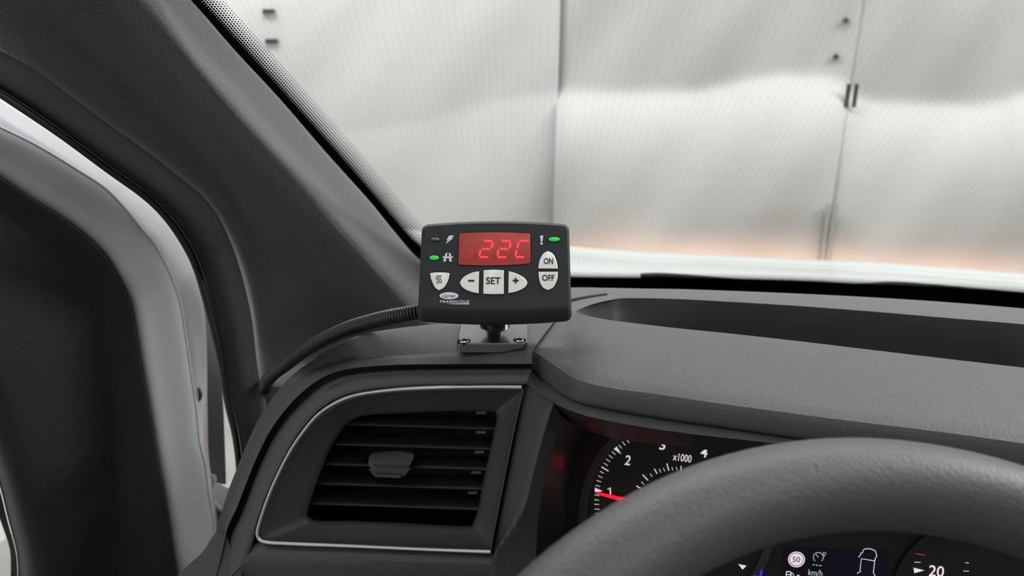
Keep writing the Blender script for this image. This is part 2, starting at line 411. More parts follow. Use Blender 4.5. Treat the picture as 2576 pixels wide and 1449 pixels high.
sheet(lambda y: left_edge(y), lambda y: seam1(y) - 1, 0, .02, lambda x: 0 + .12 * max(0, min(1, (x - 600) / 800)), M['tent2'], [(1.0, .006, -.012)])
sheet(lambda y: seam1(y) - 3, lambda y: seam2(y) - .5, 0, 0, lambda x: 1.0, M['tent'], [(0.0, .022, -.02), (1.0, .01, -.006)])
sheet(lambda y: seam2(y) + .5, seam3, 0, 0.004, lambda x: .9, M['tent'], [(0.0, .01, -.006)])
mesh_obj('seam_backing', MB().box(wall_pl.hit(1800, 300, -.14), VR, 2.6, VF, .004, ZZ, 1.9), M['strapm'], wall, smooth=False)
# side walls of the booth
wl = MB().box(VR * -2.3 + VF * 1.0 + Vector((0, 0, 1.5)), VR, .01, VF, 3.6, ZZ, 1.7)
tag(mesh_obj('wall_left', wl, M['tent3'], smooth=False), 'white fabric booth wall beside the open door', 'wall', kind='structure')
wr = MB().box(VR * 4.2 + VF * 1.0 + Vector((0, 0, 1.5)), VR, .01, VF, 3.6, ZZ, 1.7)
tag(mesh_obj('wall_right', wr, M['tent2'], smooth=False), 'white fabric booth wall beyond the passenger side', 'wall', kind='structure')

# small clips, eyelets and straps fixed to the sheets
def wpoly(name, pts, m, label, cat, off, group=None, h=.012):
    mb = poly(wall_pl, pts, off, off + h, 0)
    return tag(mesh_obj(name, mb, m, smooth=False), label, cat, group)
wo = lambda px, py: relief(px, py, .03) + .021
wpoly('wall_clip', [(660, 23), (690, 23), (690, 34), (660, 34)], M['clip'], 'short dark clip high on the left sheet, upper of two', 'clip', wo(675, 28), 'dark clips on the left sheet')
wpoly('wall_clip', [(667, 98), (698, 98), (698, 109), (667, 109)], M['clip'], 'short dark clip on the left sheet, lower of two', 'clip', wo(682, 103), 'dark clips on the left sheet')
w2 = lambda px, py: relief(px, py, 1.0)
for (x, y, lb) in ((2128, 51, 'upper'), (2103, 142, 'lower')):
    pts = []
    for i in range(8):
        r = 10 if i % 2 == 0 else 4.5; a = math.pi / 4 * i; pts.append((x + r * math.cos(a), y + r * math.sin(a)))
    wpoly('wall_eyelet', pts, M['clip'], 'small dark star-shaped eyelet beside the right seam, %s of two' % lb, 'eyelet', w2(x, y) + .002, 'dark eyelets beside the seam')
wpoly('seam_buckle', [(2130, 211), (2141, 211), (2134, 270), (2123, 270)], M['clip'], 'short black buckle bar on the right seam, left one of the pair', 'buckle', w2(2132, 262) + .012, 'buckle bars on the seam', .005)
wpoly('seam_buckle', [(2150, 211), (2161, 211), (2153, 270), (2142, 270)], M['clip'], 'short black buckle bar on the right seam, right one of the pair', 'buckle', w2(2134, 262) + .012, 'buckle bars on the seam', .005)
wpoly('wall_strap', [(2080, 515), (2089, 515), (2072, 680), (2060, 680)], M['strapm'], 'long grey strap hanging low on the right seam, left one', 'strap', w2(2080, 600) + .01, 'grey straps low on the seam')
wpoly('wall_strap', [(2097, 515), (2107, 515), (2086, 680), (2075, 680)], M['strapm'], 'long grey strap hanging low on the right seam, right one', 'strap', w2(2090, 600) + .01, 'grey straps low on the seam')

# ================================================================== THE VAN OUTSIDE: bonnet, wiper
hd = []
for (pts) in ([(880, 552, 1.75), (1056, 585, 1.74), (1250, 605, 1.72), (1436, 624, 1.70), (1647, 641, 1.68), (1795, 648, 1.66), (2043, 660, 1.63), (2142, 664, 1.62), (2350, 677, 1.6), (2576, 696, 1.58), (3000, 735, 1.55)],
              [(870, 575, 1.55), (1056, 603, 1.54), (1250, 620, 1.52), (1436, 636, 1.5), (1647, 652, 1.48), (1795, 657, 1.46), (2043, 670, 1.43), (2142, 674, 1.42), (2350, 688, 1.4), (2576, 706, 1.38), (3000, 748, 1.35)],
              [(860, 600, 1.3), (1056, 622, 1.29), (1250, 640, 1.27), (1436, 655, 1.25), (1647, 668, 1.23), (1795, 674, 1.22), (2043, 686, 1.2), (2142, 690, 1.19), (2350, 703, 1.17), (2576, 720, 1.16), (3000, 762, 1.15)],
              [(850, 640, 1.02), (1056, 665, 1.02), (1250, 690, 1.02), (1436, 706, 1.01), (1647, 716, 1.0), (1795, 722, .99), (2043, 735, .98), (2142, 740, .97), (2350, 752, .96), (2576, 768, .95), (3000, 812, .94)]):
    hd.append([P(*q) for q in pts])
front = [q + VF * .10 + Vector((0, 0, -.12)) for q in hd[0]]; low = [q + VF * .16 + Vector((0, 0, -.45)) for q in hd[0]]
hb = loft([low, front] + hd, 60, 6, .004)
bonnet = mesh_obj('bonnet', hb, M['hood'])
tag(bonnet, 'white painted van bonnet seen through the foot of the windscreen', 'bonnet')
og = MB(); og.quadgrid([[P(1400, 612, 1.78), P(1480, 619, 1.77), P(1530, 626, 1.76)], [P(1400, 622, 1.78), P(1480, 626, 1.77), P(1530, 628, 1.76)]], .01)
tag(mesh_obj('marker_strip', og, M['orange'], smooth=False), 'short orange strip beyond the bonnet edge beside the controller', 'strip')
gm = MB(); gm.rings([[P(1637 + 5 * math.cos(a) * k, 636 + 4 * math.sin(a) * k, d) for a in [i * math.pi / 5 for i in range(10)]] for k, d in ((1, 1.70), (1, 1.69), (.6, 1.685))])
tag(mesh_obj('washer_nozzle', gm, M['strapm']), 'tiny dark nozzle on the far edge of the white bonnet', 'nozzle')
def wiper(name, pts, r0, label, parent=None):
    pp = [P(*q) for q in pts]
    t = thing(name, pp[0], label, 'wiper', 'wipers behind the windscreen base')
    s = catmull(pp, 30); rad = [r0 * (1.25 - .5 * i / 29) for i in range(30)]
    mesh_obj('wiper_arm', sweep(s, rad, 8), M['plastic'], t)
    s2 = [q + Vector((0, 0, -.012)) + VF * .004 for q in s]; mesh_obj('blade', sweep(s2, [.004] * 30, 6), M['black'], t)
    return t
wiper('windscreen_wiper', [(1612, 696, .925), (1650, 694, .925), (1720, 697, .925), (1850, 707, .925), (2000, 720, .92)], .0035, 'black wiper arm behind the windscreen base, starting right of the controller')
wiper('windscreen_wiper', [(2160, 722, .90), (2240, 716, .90), (2330, 721, .90), (2450, 731, .895), (2576, 742, .89), (2720, 756, .88)], .0035, 'black wiper arm behind the windscreen base at the far right')

# ================================================================== WINDSCREEN
GA, GB, GC = P(480, 0, .50), P(1059, 650, .85), P(2576, 778, .82)
GP = plane3(GA, GB, GC)
def gd(px, py): return (GP.hit(px, py) - O3).dot(FW)
b0 = [(300, -190), (480, 0), (592, 128), (704, 249), (816, 379), (929, 505), (996, 586), (1040, 636), (1085, 672), (1150, 703), (1250, 722), (1438, 735), (1616, 740), (1800, 745), (2000, 752), (2200, 764), (2386, 777), (2576, 795), (2800, 820), (3100, 860)]
b1 = [(322, -203), (502, -3), (615, 121), (727, 246), (839, 371), (929, 475), (996, 554), (1041, 604), (1092, 642), (1160, 672), (1255, 690), (1438, 697), (1616, 699), (1800, 701), (2000, 706), (2200, 716), (2386, 724), (2576, 737), (2800, 760), (3100, 800)]
b2 = [(358, -222), (540, -25), (655, 101), (767, 226), (877, 349), (965, 452), (1030, 530), (1075, 578), (1115, 616), (1180, 648), (1265, 672), (1438, 682), (1616, 685), (1800, 687), (2000, 692), (2200, 701), (2386, 709), (2576, 721), (2800, 744), (3100, 782)]
NPS = 14
def match(b):  # the same number of samples between each pair of nodes, so the loops correspond
    out = []
    for i in range(len(b) - 1):
        p = [Vector((*b[j], 0)) if 0 <= j < len(b) else None for j in (i - 1, i, i + 1, i + 2)]
        if p[0] is None: p[0] = p[1] * 2 - p[2]
        if p[3] is None: p[3] = p[2] * 2 - p[1]
        for k in range(NPS):
            t = k / NPS; q = .5 * ((2 * p[1]) + (-p[0] + p[2]) * t + (2 * p[0] - 5 * p[1] + 4 * p[2] - p[3]) * t * t + (-p[0] + 3 * p[1] - 3 * p[2] + p[3]) * t ** 3)
            out.append((q.x, q.y))
    return out + [b[-1]]
c0, c1, c2 = match(b0), match(b1), match(b2)
NB = len(c0)
top_pts = []
me = bpy.data.meshes.new('windscreen'); verts = []; faces = []; uvb = []; uvs = []
U1 = (GC - GB).normalized(); U2 = GP.n.cross(U1).normalized()
arc = [0.0]
for i in range(1, NB): arc.append(arc[-1] + (GP.hit(*c1[i]) - GP.hit(*c1[i - 1])).length)
# the interior: from the dot edge up to a far upper boundary
c3 = [(380 + (3300 - 380) * i / (NB - 1), -260) for i in range(NB)]
for o_ in (0, -.005):
    for cc, v in ((c0, 0.0), (c1, 1.0), (c2, 2.0), (c3, 3.0)):
        for i, (x, y) in enumerate(cc):
            q = GP.hit(x, y) + GP.n * o_; verts.append(q); uvb.append((arc[i], v)); dq = q - GB; uvs.append((dq.dot(U1), dq.dot(U2)))
def gi(l, r, i): return l * 4 * NB + r * NB + i
for l in (0, 1):
    for r in range(3):
        for i in range(NB - 1):
            f = (gi(l, r, i), gi(l, r, i + 1), gi(l, r + 1, i + 1), gi(l, r + 1, i)); faces.append(f if l == 0 else f[::-1])
for i in range(NB - 1): faces.append((gi(0, 0, i), gi(1, 0, i), gi(1, 0, i + 1), gi(0, 0, i + 1))); faces.append((gi(0, 3, i + 1), gi(1, 3, i + 1), gi(1, 3, i), gi(0, 3, i)))
me.from_pydata([tuple(q) for q in verts], [], faces); me.update()
L1 = me.uv_layers.new(name='border'); L2 = me.uv_layers.new(name='sheet')
for lp in me.loops: L1.data[lp.index].uv = uvb[lp.vertex_index]; L2.data[lp.index].uv = uvs[lp.vertex_index]
me.materials.append(glass_material()); me.materials.append(glass_material(False))
for p in me.polygons:
    if min(p.vertices) >= 4 * NB: p.material_index = 1
wo_ = bpy.data.objects.new('window_1', me); C.objects.link(wo_)
tag(wo_, 'raked windscreen with black dotted border and fine heating wires', 'windscreen', kind='structure')

# ================================================================== A-PILLAR TRIM
pil = thing('a_pillar_trim', P(900, 820, .8), 'grey fabric-covered windscreen pillar trim left of the controller', 'pillar trim')
def gpt(px, py, k): return P(px, py, gd(px, py) * k)
def dref(seq, cols):  # depth follows the glass edge depth of the same parameter
    base = catmull([GP.hit(*q) for q in cols], 60)
    dd = [(q - O3).dot(FW) for q in base]
    return dd
edge_px = [(300, -190), (470, -12), (592, 128), (704, 249), (816, 379), (929, 505), (996, 588), (1062, 662), (1150, 715), (1300, 760)]
dd = dref(None, edge_px[:-1] + [(1300, 740)])
def strip(px, k, n=60):
    c = px_curve(px, n); return [P(x, y, dd[i] * (k(i / (n - 1)) if callable(k) else k)) for i, (x, y) in enumerate(c)]
p0 = strip(edge_px, .972)
p05 = strip([(230, -190), (400, -20), (520, 128), (632, 249), (745, 379), (858, 505), (940, 600), (1020, 685), (1110, 750), (1260, 810)], .93)
p1 = strip([(170, -190), (330, -20), (450, 128), (556, 249), (672, 379), (790, 510), (885, 615), (975, 710), (1060, 790), (1200, 860)], .882)
p2 = strip([(80, -190), (235, -20), (345, 110), (455, 225), (572, 350), (685, 480), (780, 600), (850, 710), (890, 810), (930, 900)], .892)
p3 = strip([(-80, -150), (60, -10), (180, 95), (300, 195), (430, 315), (550, 450), (635, 585), (695, 710), (735, 840), (760, 960)], .888)
p4 = strip([(-170, 0), (-20, 95), (72, 155), (180, 233), (290, 314), (420, 410), (531, 507), (600, 625), (640, 760), (672, 1060)], .898)
p5 = strip([(-190, 20), (-40, 115), (55, 172), (165, 250), (275, 332), (405, 428), (515, 525), (584, 640), (626, 775), (660, 1070)], .93)
mesh_obj('fabric_panel', loft([p0, p05, p1, p2, p3, p4, p5], 150, 7, .006), M['fabric'], pil, angle=60)
# black edge moulding between the fabric trim and the glass
q0 = strip([(x - 6, y + 6) for x, y in edge_px], .985); q1 = strip([(x + 5, y - 1) for x, y in edge_px], .996)
mesh_obj('edge_moulding', loft([q0, q1], 120, 2, .006), M['black'], pil)

# ================================================================== DOOR SEAL on the body
sl = thing('door_seal', P(600, 1200, .72), 'thick dark rubber door seal running down the door opening', 'seal')
srt = [(-170, 10), (-40, 105), (72, 165), (180, 243), (290, 324), (420, 420), (531, 517), (585, 620), (614, 713), (634, 805), (647, 917), (665, 1020), (672, 1070), (690, 1180), (700, 1300)]
slf = [(-170, 140), (-40, 222), (0, 248), (145, 345), (270, 437), (362, 504), (410, 552), (454, 615), (483, 673), (509, 757), (532, 846), (550, 928), (565, 1020), (583, 1096), (593, 1173), (596, 1235), (600, 1340)]
NS = 70
ra, la = px_curve(srt, NS), px_curve(slf, NS)
def srow(t, k):
    out = []
    for i in range(NS):
        x = ra[i][0] * (1 - t) + la[i][0] * t; y = ra[i][1] * (1 - t) + la[i][1] * t
        out.append(P(x, y, (.375 + .305 * min(1, i / 40)) * k))
    return out
mesh_obj('outer_lip', loft([srow(0, 1.0), srow(.12, .975), srow(.4, .955), srow(.66, .955), srow(.8, .975)], 130, 5, .004), M['seal'], sl, angle=60)
mesh_obj('inner_lip', loft([srow(.80, .985), srow(.86, .97), srow(.95, .972), srow(1.0, 1.0)], 130, 4, .004), M['plastic'], sl, angle=60)

# ================================================================== OPEN DOOR
door = thing('door_1', P(300, 1449, .70), 'open white driver door with black inner trim', 'door', kind='structure')
w0 = [(-160, 160), (0, 252), (145, 346), (270, 438), (362, 505), (410, 553), (454, 616), (483, 674), (505, 740), (516, 800), (521, 900), (522, 1010), (527, 1165), (545, 1250), (556, 1340), (560, 1500)]
w1 = [(-160, 245), (0, 319), (97, 367), (193, 425), (266, 473), (314, 522), (357, 575), (386, 609), (411, 652), (434, 700), (455, 762), (468, 845), (481, 932), (496, 1036), (504, 1113), (517, 1165), (527, 1242), (540, 1320), (541, 1400), (541, 1500)]
w2_ = [(-160, 350), (0, 444), (72, 493), (145, 536), (217, 589), (266, 638), (300, 691), (331, 757), (346, 834), (362, 932), (380, 1036), (400, 1155), (424, 1284), (444, 1423), (456, 1500)]
ND = 80
def drow(pts, k0, k1):
    c = px_curve(pts, ND); return [P(x, y, .56 + (.73 - .56) * min(1, max(0, (x + 160) / 700)) + k0 + (k1 - k0) * i / (ND - 1)) for i, (x, y) in enumerate(c)]
def mixrow(a, b, t): return [p.lerp(q, t) for p, q in zip(a, b)]
R0, R1, R2 = drow(w0, .03, .11), drow(w1, .0, .0), drow(w2_, .016, .016)
def toward(r, k): return [q + (O3 - q).normalized() * k for q in r]
mesh_obj('door_edge', loft([R0, toward(mixrow(R0, R1, .35), .004), toward(mixrow(R0, R1, .8), .006), R1], 150, 5, .003), M['jamb'], door, angle=60)
mesh_obj('door_face', loft([R1, toward(mixrow(R1, R2, .12), .002), mixrow(R1, R2, .6), R2, toward(R2, -.02)], 150, 5, .003), M['white'], door, angle=60)
mesh_obj('ridge_highlight', sweep(catmull(toward(R1, .0006), 150), [.0007] * 150, 8), M['white'], door)  # thin white tube standing in for the highlight along the ridge
# inner jamb face behind (grey) with dark strip next to the outside gap
j0 = [P(x, y, .88) for x, y in [(490, 730), (508, 790), (512, 900), (515, 1010), (520, 1165), (530, 1217)]]
j1 = [P(x, y, .90) for x, y in [(512, 735), (536, 850), (553, 930), (561, 1010), (565, 1100), (569, 1218)]]
mesh_obj('jamb_strip', loft([j0, j1], 40, 3, .006), M['padsoft'], door)
hk = [P(x, y, .735) for x, y in [(486, 981), (494, 976), (503, 984), (504, 996), (499, 1008), (489, 1011)]]
mesh_obj('hook', tube(hk, .0017, 8, 24), M['plastic'], door)
# hinge block
hg = MB()
HP = Plane(P(560, 1250, .80), (O3 - P(560, 1250, .80)))
poly(HP, [(535, 1217), (548, 1214), (572, 1226), (598, 1224), (590, 1262), (572, 1286), (545, 1284), (533, 1262)], -.02, .008, 2, hg)
mesh_obj('hinge', hg, M['hood'], door)
hg2 = MB(); poly(HP, px_curve([(524, 1198), (534, 1192), (543, 1198), (544, 1212), (536, 1222), (526, 1220)], 20, True), -.01, .012, 2, hg2); mesh_obj('hinge_pin', hg2, M['jamb'], door)
hg3 = MB(); poly(HP, [(538, 1283), (575, 1282), (600, 1262), (610, 1330), (600, 1449), (545, 1460)], -.03, .002, 0, hg3); mesh_obj('lower_hinge_cover', hg3, M['jamb'], door)
sp = tube([P(x, y, .79) for x, y in [(538, 1262), (548, 1276), (560, 1284), (575, 1286)]], .003, 8, 14); mesh_obj('check_strap', sp, M['white'], door)
# paint specks
# black trim panel
def trow(pts, d0, d1, n=80):
    c = px_curve(pts, n); return [P(x, y, d0 + (d1 - d0) * i / (n - 1)) for i, (x, y) in enumerate(c)]
T0 = [q + (O3 - q).normalized() * .004 for q in R2]
T1 = drow([(-160, 365), (0, 455), (66, 500), (139, 544), (210, 597), (258, 645), (291, 698), (321, 762), (336, 838), (352, 935), (370, 1040), (390, 1158), (414, 1287), (434, 1425), (446, 1500)], .004, .004)
T2 = drow([(-170, 430), (-20, 520), (50, 565), (110, 610), (170, 660), (210, 710), (240, 760), (258, 820), (275, 900), (290, 990), (305, 1080), (325, 1180), (345, 1290), (365, 1420), (375, 1500)], .010, .010)
T3 = drow([(-180, 600), (-60, 680), (-10, 720), (30, 780), (60, 840), (80, 900), (100, 980), (115, 1060), (135, 1150), (155, 1260), (180, 1400), (190, 1500)], .0, .0)
T4 = drow([(-200, 800), (-120, 830), (-70, 900), (-40, 980), (-10, 1050), (25, 1150), (50, 1230), (75, 1320), (92, 1400), (98, 1500)], .004, .004)
T5 = drow([(-220, 860), (-150, 900), (-100, 970), (-70, 1050), (-30, 1140), (0, 1225), (20, 1305), (42, 1390), (46, 1449), (46, 1500)], .09, .09)
mesh_obj('trim_panel', loft([T0, T1, T2, T3, T4, T5], 130, 5, .006), M['trim'], door, angle=60)
S0 = drow([(-222, 862), (-152, 902), (-102, 972), (-72, 1052), (-32, 1142), (-2, 1227), (18, 1307), (40, 1392), (44, 1449), (44, 1500)], .085, .085)
S1 = drow([(-240, 890), (-170, 930), (-120, 1000), (-92, 1080), (-52, 1170), (-20, 1255), (4, 1318), (24, 1380), (27, 1420), (25, 1500)], .092, .092)
mesh_obj('window_seal', loft([S0, S1], 60, 3, .01), M['black'], door)
wg = MB().quadgrid([[P(-260, 1100, .72), P(-120, 1200, .72), P(-6, 1310, .72)], [P(-260, 1500, .72), P(-100, 1500, .72), P(34, 1500, .72)]], .004)
mesh_obj('window_glass', wg, glass_material(False), door, smooth=False)

# ================================================================== DASHBOARD
HD = -.200                      # height of the dash top by the bracket, below the camera
FPn = (-VF + Vector((-.02, 0, .20))).normalized()
FP = Plane(P(1000, 1150, .494), FPn)
dash = thing('dashboard', P(1800, 1500, .6), 'charcoal grained dashboard under the windscreen with a storage tray', 'dashboard')
Oe = [(520, 1480), (538, 1427), (565, 1320), (594, 1217), (648, 1087), (679, 1033), (733, 970), (787, 934), (876, 907), (966, 897), (1150, 887), (1338, 887)]
G1 = [(533, 1480), (549, 1427), (572, 1330), (597, 1274), (642, 1160), (686, 1074), (744, 1002), (808, 952), (878, 928), (993, 918), (1127, 916), (1338, 915)]
G2 = [(546, 1480), (561, 1427), (584, 1345), (610, 1290), (656, 1170), (701, 1084), (760, 1014), (822, 964), (886, 942), (993, 932), (1127, 929), (1338, 928)]
Ch = [(640, 1352), (646, 1335), (672, 1252), (730, 1131), (784, 1053), (838, 1011), (903, 988), (993, 976), (1127, 970), (1318, 969)]
N_ = 150
def fr(pts, off, n=N_): return [FP.hit(x, y, off) for x, y in px_curve(pts, n)]
def fm(pts, off): return [FP.hit(x, y, off) for x, y in match(pts)]
# outer shell band, falling back at the silhouette
Oin = [(p[0] * .65 + q[0] * .35, p[1] * .65 + q[1] * .35) for p, q in zip(Oe, G1)]
# top pad left (where the bracket stands)
topfront = fm(Oe, -.007)
def toprow(pts, zs):
    c = match(pts); n = len(c)
    out = []
    for i, (x, y) in enumerate(c):
        t = i / (n - 1) * (len(zs) - 1); k = min(int(t), len(zs) - 2); zz = zs[k] + (zs[k + 1] - zs[k]) * (t - k)
        out.append(PZ(x, y, zz))
    return out
bpx = [(500, 1500), (520, 1440), (548, 1330), (580, 1225), (634, 1092), (664, 1034), (712, 968), (762, 922), (850, 866), (955, 836), (1150, 812), (1420, 782)]
back = []
for x, y in match(bpx):
    d0 = (FP.hit(x, y, -.035) - O3).dot(FW); d1 = DZ(x, y, -.201); f = min(1, max(0, (x - 640) / 260)); f = f * f * (3 - 2 * f)
    back.append(P(x, y, d0 * (1 - f) + d1 * f))
mid = [a.lerp(b, .5) + Vector((0, 0, .002)) for a, b in zip(topfront, back)]
back2 = [q + VF * .05 + Vector((0, 0, -.02)) for q in back]
mesh_obj('side_pad', loft([topfront, [a.lerp(b, .14) + Vector((0, 0, .0012)) for a, b in zip(topfront, back)], mid, back, back2], N_, 5, .004), M['pad'], dash, angle=60)
mesh_obj('outer_band', loft([fm(Oe, -.007), fm(Oin, -.0032), fm(G1, .0012), fm(G1, -.008)], N_, 4, .004, False), M['pad'], dash, angle=50)
mesh_obj('groove', loft([fm(G1, -.0075), fm(G2, -.0075)], N_, 2, .003), M['black'], dash)
# padded band between groove and chrome
Chx = [(536, 1500), (555, 1460)] 
Bin = [(600, 1480), (622, 1410), (636, 1370), (648, 1328), (672, 1252), (730, 1131), (784, 1053), (838, 1011), (903, 988), (993, 976), (1127, 970), (1322, 969)]
Bm = [((a[0] + b[0]) / 2, (a[1] + b[1]) / 2) for a, b in zip(G2, Bin)]
Bn = [((a[0] * .1 + b[0] * .9), (a[1] * .1 + b[1] * .9)) for a, b in zip(G2, Bin)]
mesh_obj('inner_band', loft([fm(G2, -.008), fm(G2, -.003), fm(Bm, .0012), fm(Bn, .0022), fm(Bin, -.006)], N_, 4, .004), M['pad'], dash, angle=50)
# stitched-looking bead row just under the groove
bd = MB()
for (x, y) in px_curve([(820, 975), (886, 948), (993, 938), (1127, 935), (1335, 934)], 95):
    poly(FP, ellipse(x, y, 2.0, 1.5, 6), .0005, .0022, 0, bd)
o = mesh_obj('seam_beads', bd, M['padsoft'], dash); o['kind'] = 'stuff'
# panel below the vent
b_top = fr([(600, 1420), (630, 1378), (657, 1364), (700, 1369), (903, 1377), (1100, 1386), (1240, 1392)], -.002)
b_lo = fr([(596, 1432), (625, 1400), (660, 1392), (700, 1395), (903, 1402), (1100, 1410), (1238, 1416)], .0035)
b_bot = fr([(470, 1560), (560, 1540), (650, 1530), (720, 1530), (903, 1530), (1100, 1530), (1230, 1530)], -.02)
mesh_obj('lower_panel', loft([b_top, b_lo, b_bot], N_, 8, .004), M['padsoft'], dash)
mesh_obj('leak_blocker', poly(FP, [(600, 1500), (600, 1330), (690, 1110), (790, 985), (900, 950), (1330, 945), (1420, 1060), (1400, 1200), (1370, 1560), (600, 1560)], -.085, -.075, 0), M['black'], dash, smooth=False)  # unseen backing added to stop light leaking through the panel slits
mesh_obj('leak_blocker_strip', poly(FP, [(1303, 960), (1335, 960), (1275, 1420), (1240, 1560), (1205, 1560), (1228, 1380)], -.03, -.012, 0), M['black'], dash, smooth=False)  # added backing behind the slit beside the bezel, blocks stray light
# side of the dash towards the door, below the silhouette
sd0 = [(430, 1460), (480, 1435), (538, 1425)]
mesh_obj('side_cap', loft([[FP.hit(x, y, -.002) for x, y in [(425, 1475), (462, 1432), (510, 1388), (545, 1340), (570, 1345)]], [FP.hit(x, y, .004) for x, y in [(420, 1600), (500, 1590), (545, 1585), (590, 1580), (640, 1580)]]], 30, 4, .01), M['padsoft'], dash)
mesh_obj('side_cover', loft([[P(x, y, .62) for x, y in [(664, 973), (720, 973), (760, 973)]], [P(x, y, .61) for x, y in [(668, 1060), (700, 1060), (740, 1060)]], [P(x, y, .60) for x, y in [(640, 1150), (655, 1150), (670, 1150)]]], 20, 4, .01), M['padsoft'], dash)
mesh_obj('gap_floor', loft([[P(x, y, .66) for x, y in [(650, 958), (700, 944), (760, 905), (950, 830)]], [P(x, y, .60) for x, y in [(652, 1000), (720, 1000), (800, 930), (950, 860)]]], 30, 3, .01), M['plastic'], dash)

# hump over the instruments
crease = [(1338, 885), (1348, 887), (1377, 907), (1408, 929), (1440, 950), (1484, 965), (1548, 978), (1647, 991), (1795, 1013), (1944, 1033), (2092, 1053), (2290, 1077), (2400, 1091), (2576, 1116), (2900, 1165)]
rearlip = [(1405, 778), (1442, 786), (1480, 795), (1531, 805), (1616, 816), (1702, 826), (1800, 836), (2000, 858), (2200, 882), (2386, 904), (2576, 926), (2900, 965)]
lipbot = [(1338, 929), (1343, 934), (1383, 967), (1423, 996), (1461, 1013), (1499, 1022), (1597, 1041), (1746, 1064), (1894, 1086), (1993, 1101), (2142, 1122), (2400, 1160), (2576, 1190), (2900, 1240)]
def zrow(pts, zf, n=200):
    c = px_curve(pts, n); return [PZ(x, y, zf(x)) for x, y in c]
def zint(tbl):
    def f(x):
        if x <= tbl[0][0]: return tbl[0][1]
        for (a, b), (c, d) in zip(tbl, tbl[1:]):
            if x <= c: t = (x - a) / (c - a); t = t * t * (3 - 2 * t); return b + (d - b) * t
        return tbl[-1][1]
    return f
def ycurve(pts):
    c = px_curve(pts, 500)
    def f(x):
        for (a, b), (c_, d) in zip(c, c[1:]):
            if x <= c_: return b + (d - b) * (x - a) / max(c_ - a, 1e-6)
        return c[-1][1]
    return f
def xs_of(pts, n=200): return [pts[0][0] + (pts[-1][0] - pts[0][0]) * (i / (n - 1)) ** 1.6 for i in range(n)]
def xrow(pts, fd, n=200):
    f = ycurve(pts); out = []
    for x in xs_of(pts, n): y = f(x); out.append(P(x, y, fd(x, y)))
    return out
zc = zint([(1338, -.1995), (1500, -.196), (1800, -.194), (2900, -.196)])
zr = zint([(1405, -.200), (1500, -.192), (1800, -.190), (2900, -.192)])
cr = xrow(crease, lambda x, y: DZ(x, y, zc(x)))
rl = xrow(rearlip, lambda x, y: DZ(x, y, zr(x)))
ycr = ycurve(crease)
def lip(pts, _, k): return xrow(pts, lambda x, y: DZ(x, ycr(max(x, 1338)), zc(x)) * k)
fade = [min(1, max(0, (x - 1338) / 170)) for x in xs_of(crease)]
h1 = [a.lerp(b, .08) + Vector((0, 0, .0022 * k)) for a, b, k in zip(cr, rl, fade)]
h2 = [a.lerp(b, .5) + Vector((0, 0, .0045 * k)) for a, b, k in zip(cr, rl, fade)]
h3 = [a.lerp(b, .93) + Vector((0, 0, .0018 * k)) for a, b, k in zip(cr, rl, fade)]
dr = [q + VF * .006 + Vector((0, 0, -.012)) for q in rl]
# dimple left of the hump (a soft hollow)
def dimple(p):
    c = PZ(1424, 862, -.1965); c2 = PZ(1438, 900, -.1965)
    for cc, a, s in ((c, .0022, .010), (c2, .0016, .010)):
        d2 = ((p - cc).x ** 2 + (p - cc).y ** 2) / s ** 2; p = p + Vector((0, 0, -a * math.exp(-d2)))
    return p
hm = loft([cr, h1, h2, h3, rl, dr], 260, 10, .004); hm.v = [dimple(v) for v in hm.v]
mesh_obj('instrument_hood', hm, M['pad'], dash, angle=60)
# join between the flat pad and the hump
bl = MB()
ja = [PZ(x, y, z) for x, y, z in [(1300, 886, -.2), (1310, 860, -.2), (1330, 830, -.2), (1360, 800, -.2), (1400, 775, -.2), (1470, 742, -.2)]]
jb = [PZ(x, y, z) for x, y, z in [(1348, 888, -.1985), (1362, 862, -.1965), (1390, 832, -.195), (1420, 805, -.195), (1450, 788, -.196), (1500, 765, -.2)]]
jm = [a.lerp(b, .55) + Vector((0, 0, -.001)) for a, b in zip(ja, jb)]
jc = [PZ(x, y, z) for x, y, z in [(1380, 909, -.1965), (1400, 880, -.1955), (1425, 850, -.1945), (1450, 822, -.1945), (1480, 803, -.1955), (1540, 775, -.21)]]
# front leather lip
lb = lip(lipbot, 0, 1.005)
lm = [a.lerp(b, .25) + (O3 - a).normalized() * .0012 for a, b in zip(cr, lb)]
lm2 = [a.lerp(b, .8) + (O3 - a).normalized() * .0012 for a, b in zip(cr, lb)]
lb2 = [q + (q - O3).normalized() * .012 for q in lb]
mesh_obj('front_lip', loft([cr, lm, lm2, lb, lb2], 260, 5, .003), M['pad'], dash, angle=60)
# tray: floor, rear rim
rimlow = [(1442, 785), (1480, 769), (1514, 759), (1556, 751), (1616, 750), (1702, 752), (1800, 757), (2000, 769), (2200, 784), (2386, 800), (2576, 816), (2900, 850)]
rimtop = [(1380, 728), (1438, 724), (1530, 725), (1616, 727), (1700, 728), (1800, 731), (2000, 739), (2200, 749), (2386, 761), (2576, 777), (2900, 810)]
n = 200
rz = zint([(1442, -.199), (1560, -.215), (1800, -.222), (2900, -.226)])
rlow = zrow(rimlow, rz); rtop = zrow(rimtop, zint([(1380, -.232), (1800, -.240), (2900, -.244)]))
rmid = [a.lerp(b, .25) + Vector((0, 0, .0015)) for a, b in zip(rlow, rtop)]
rback = [q + VF * .03 + Vector((0, 0, -.02)) for q in rtop]
mesh_obj('rear_rim', loft([rlow, rmid, rtop, rback], 200, 6, .004), M['rear'], dash, angle=60)
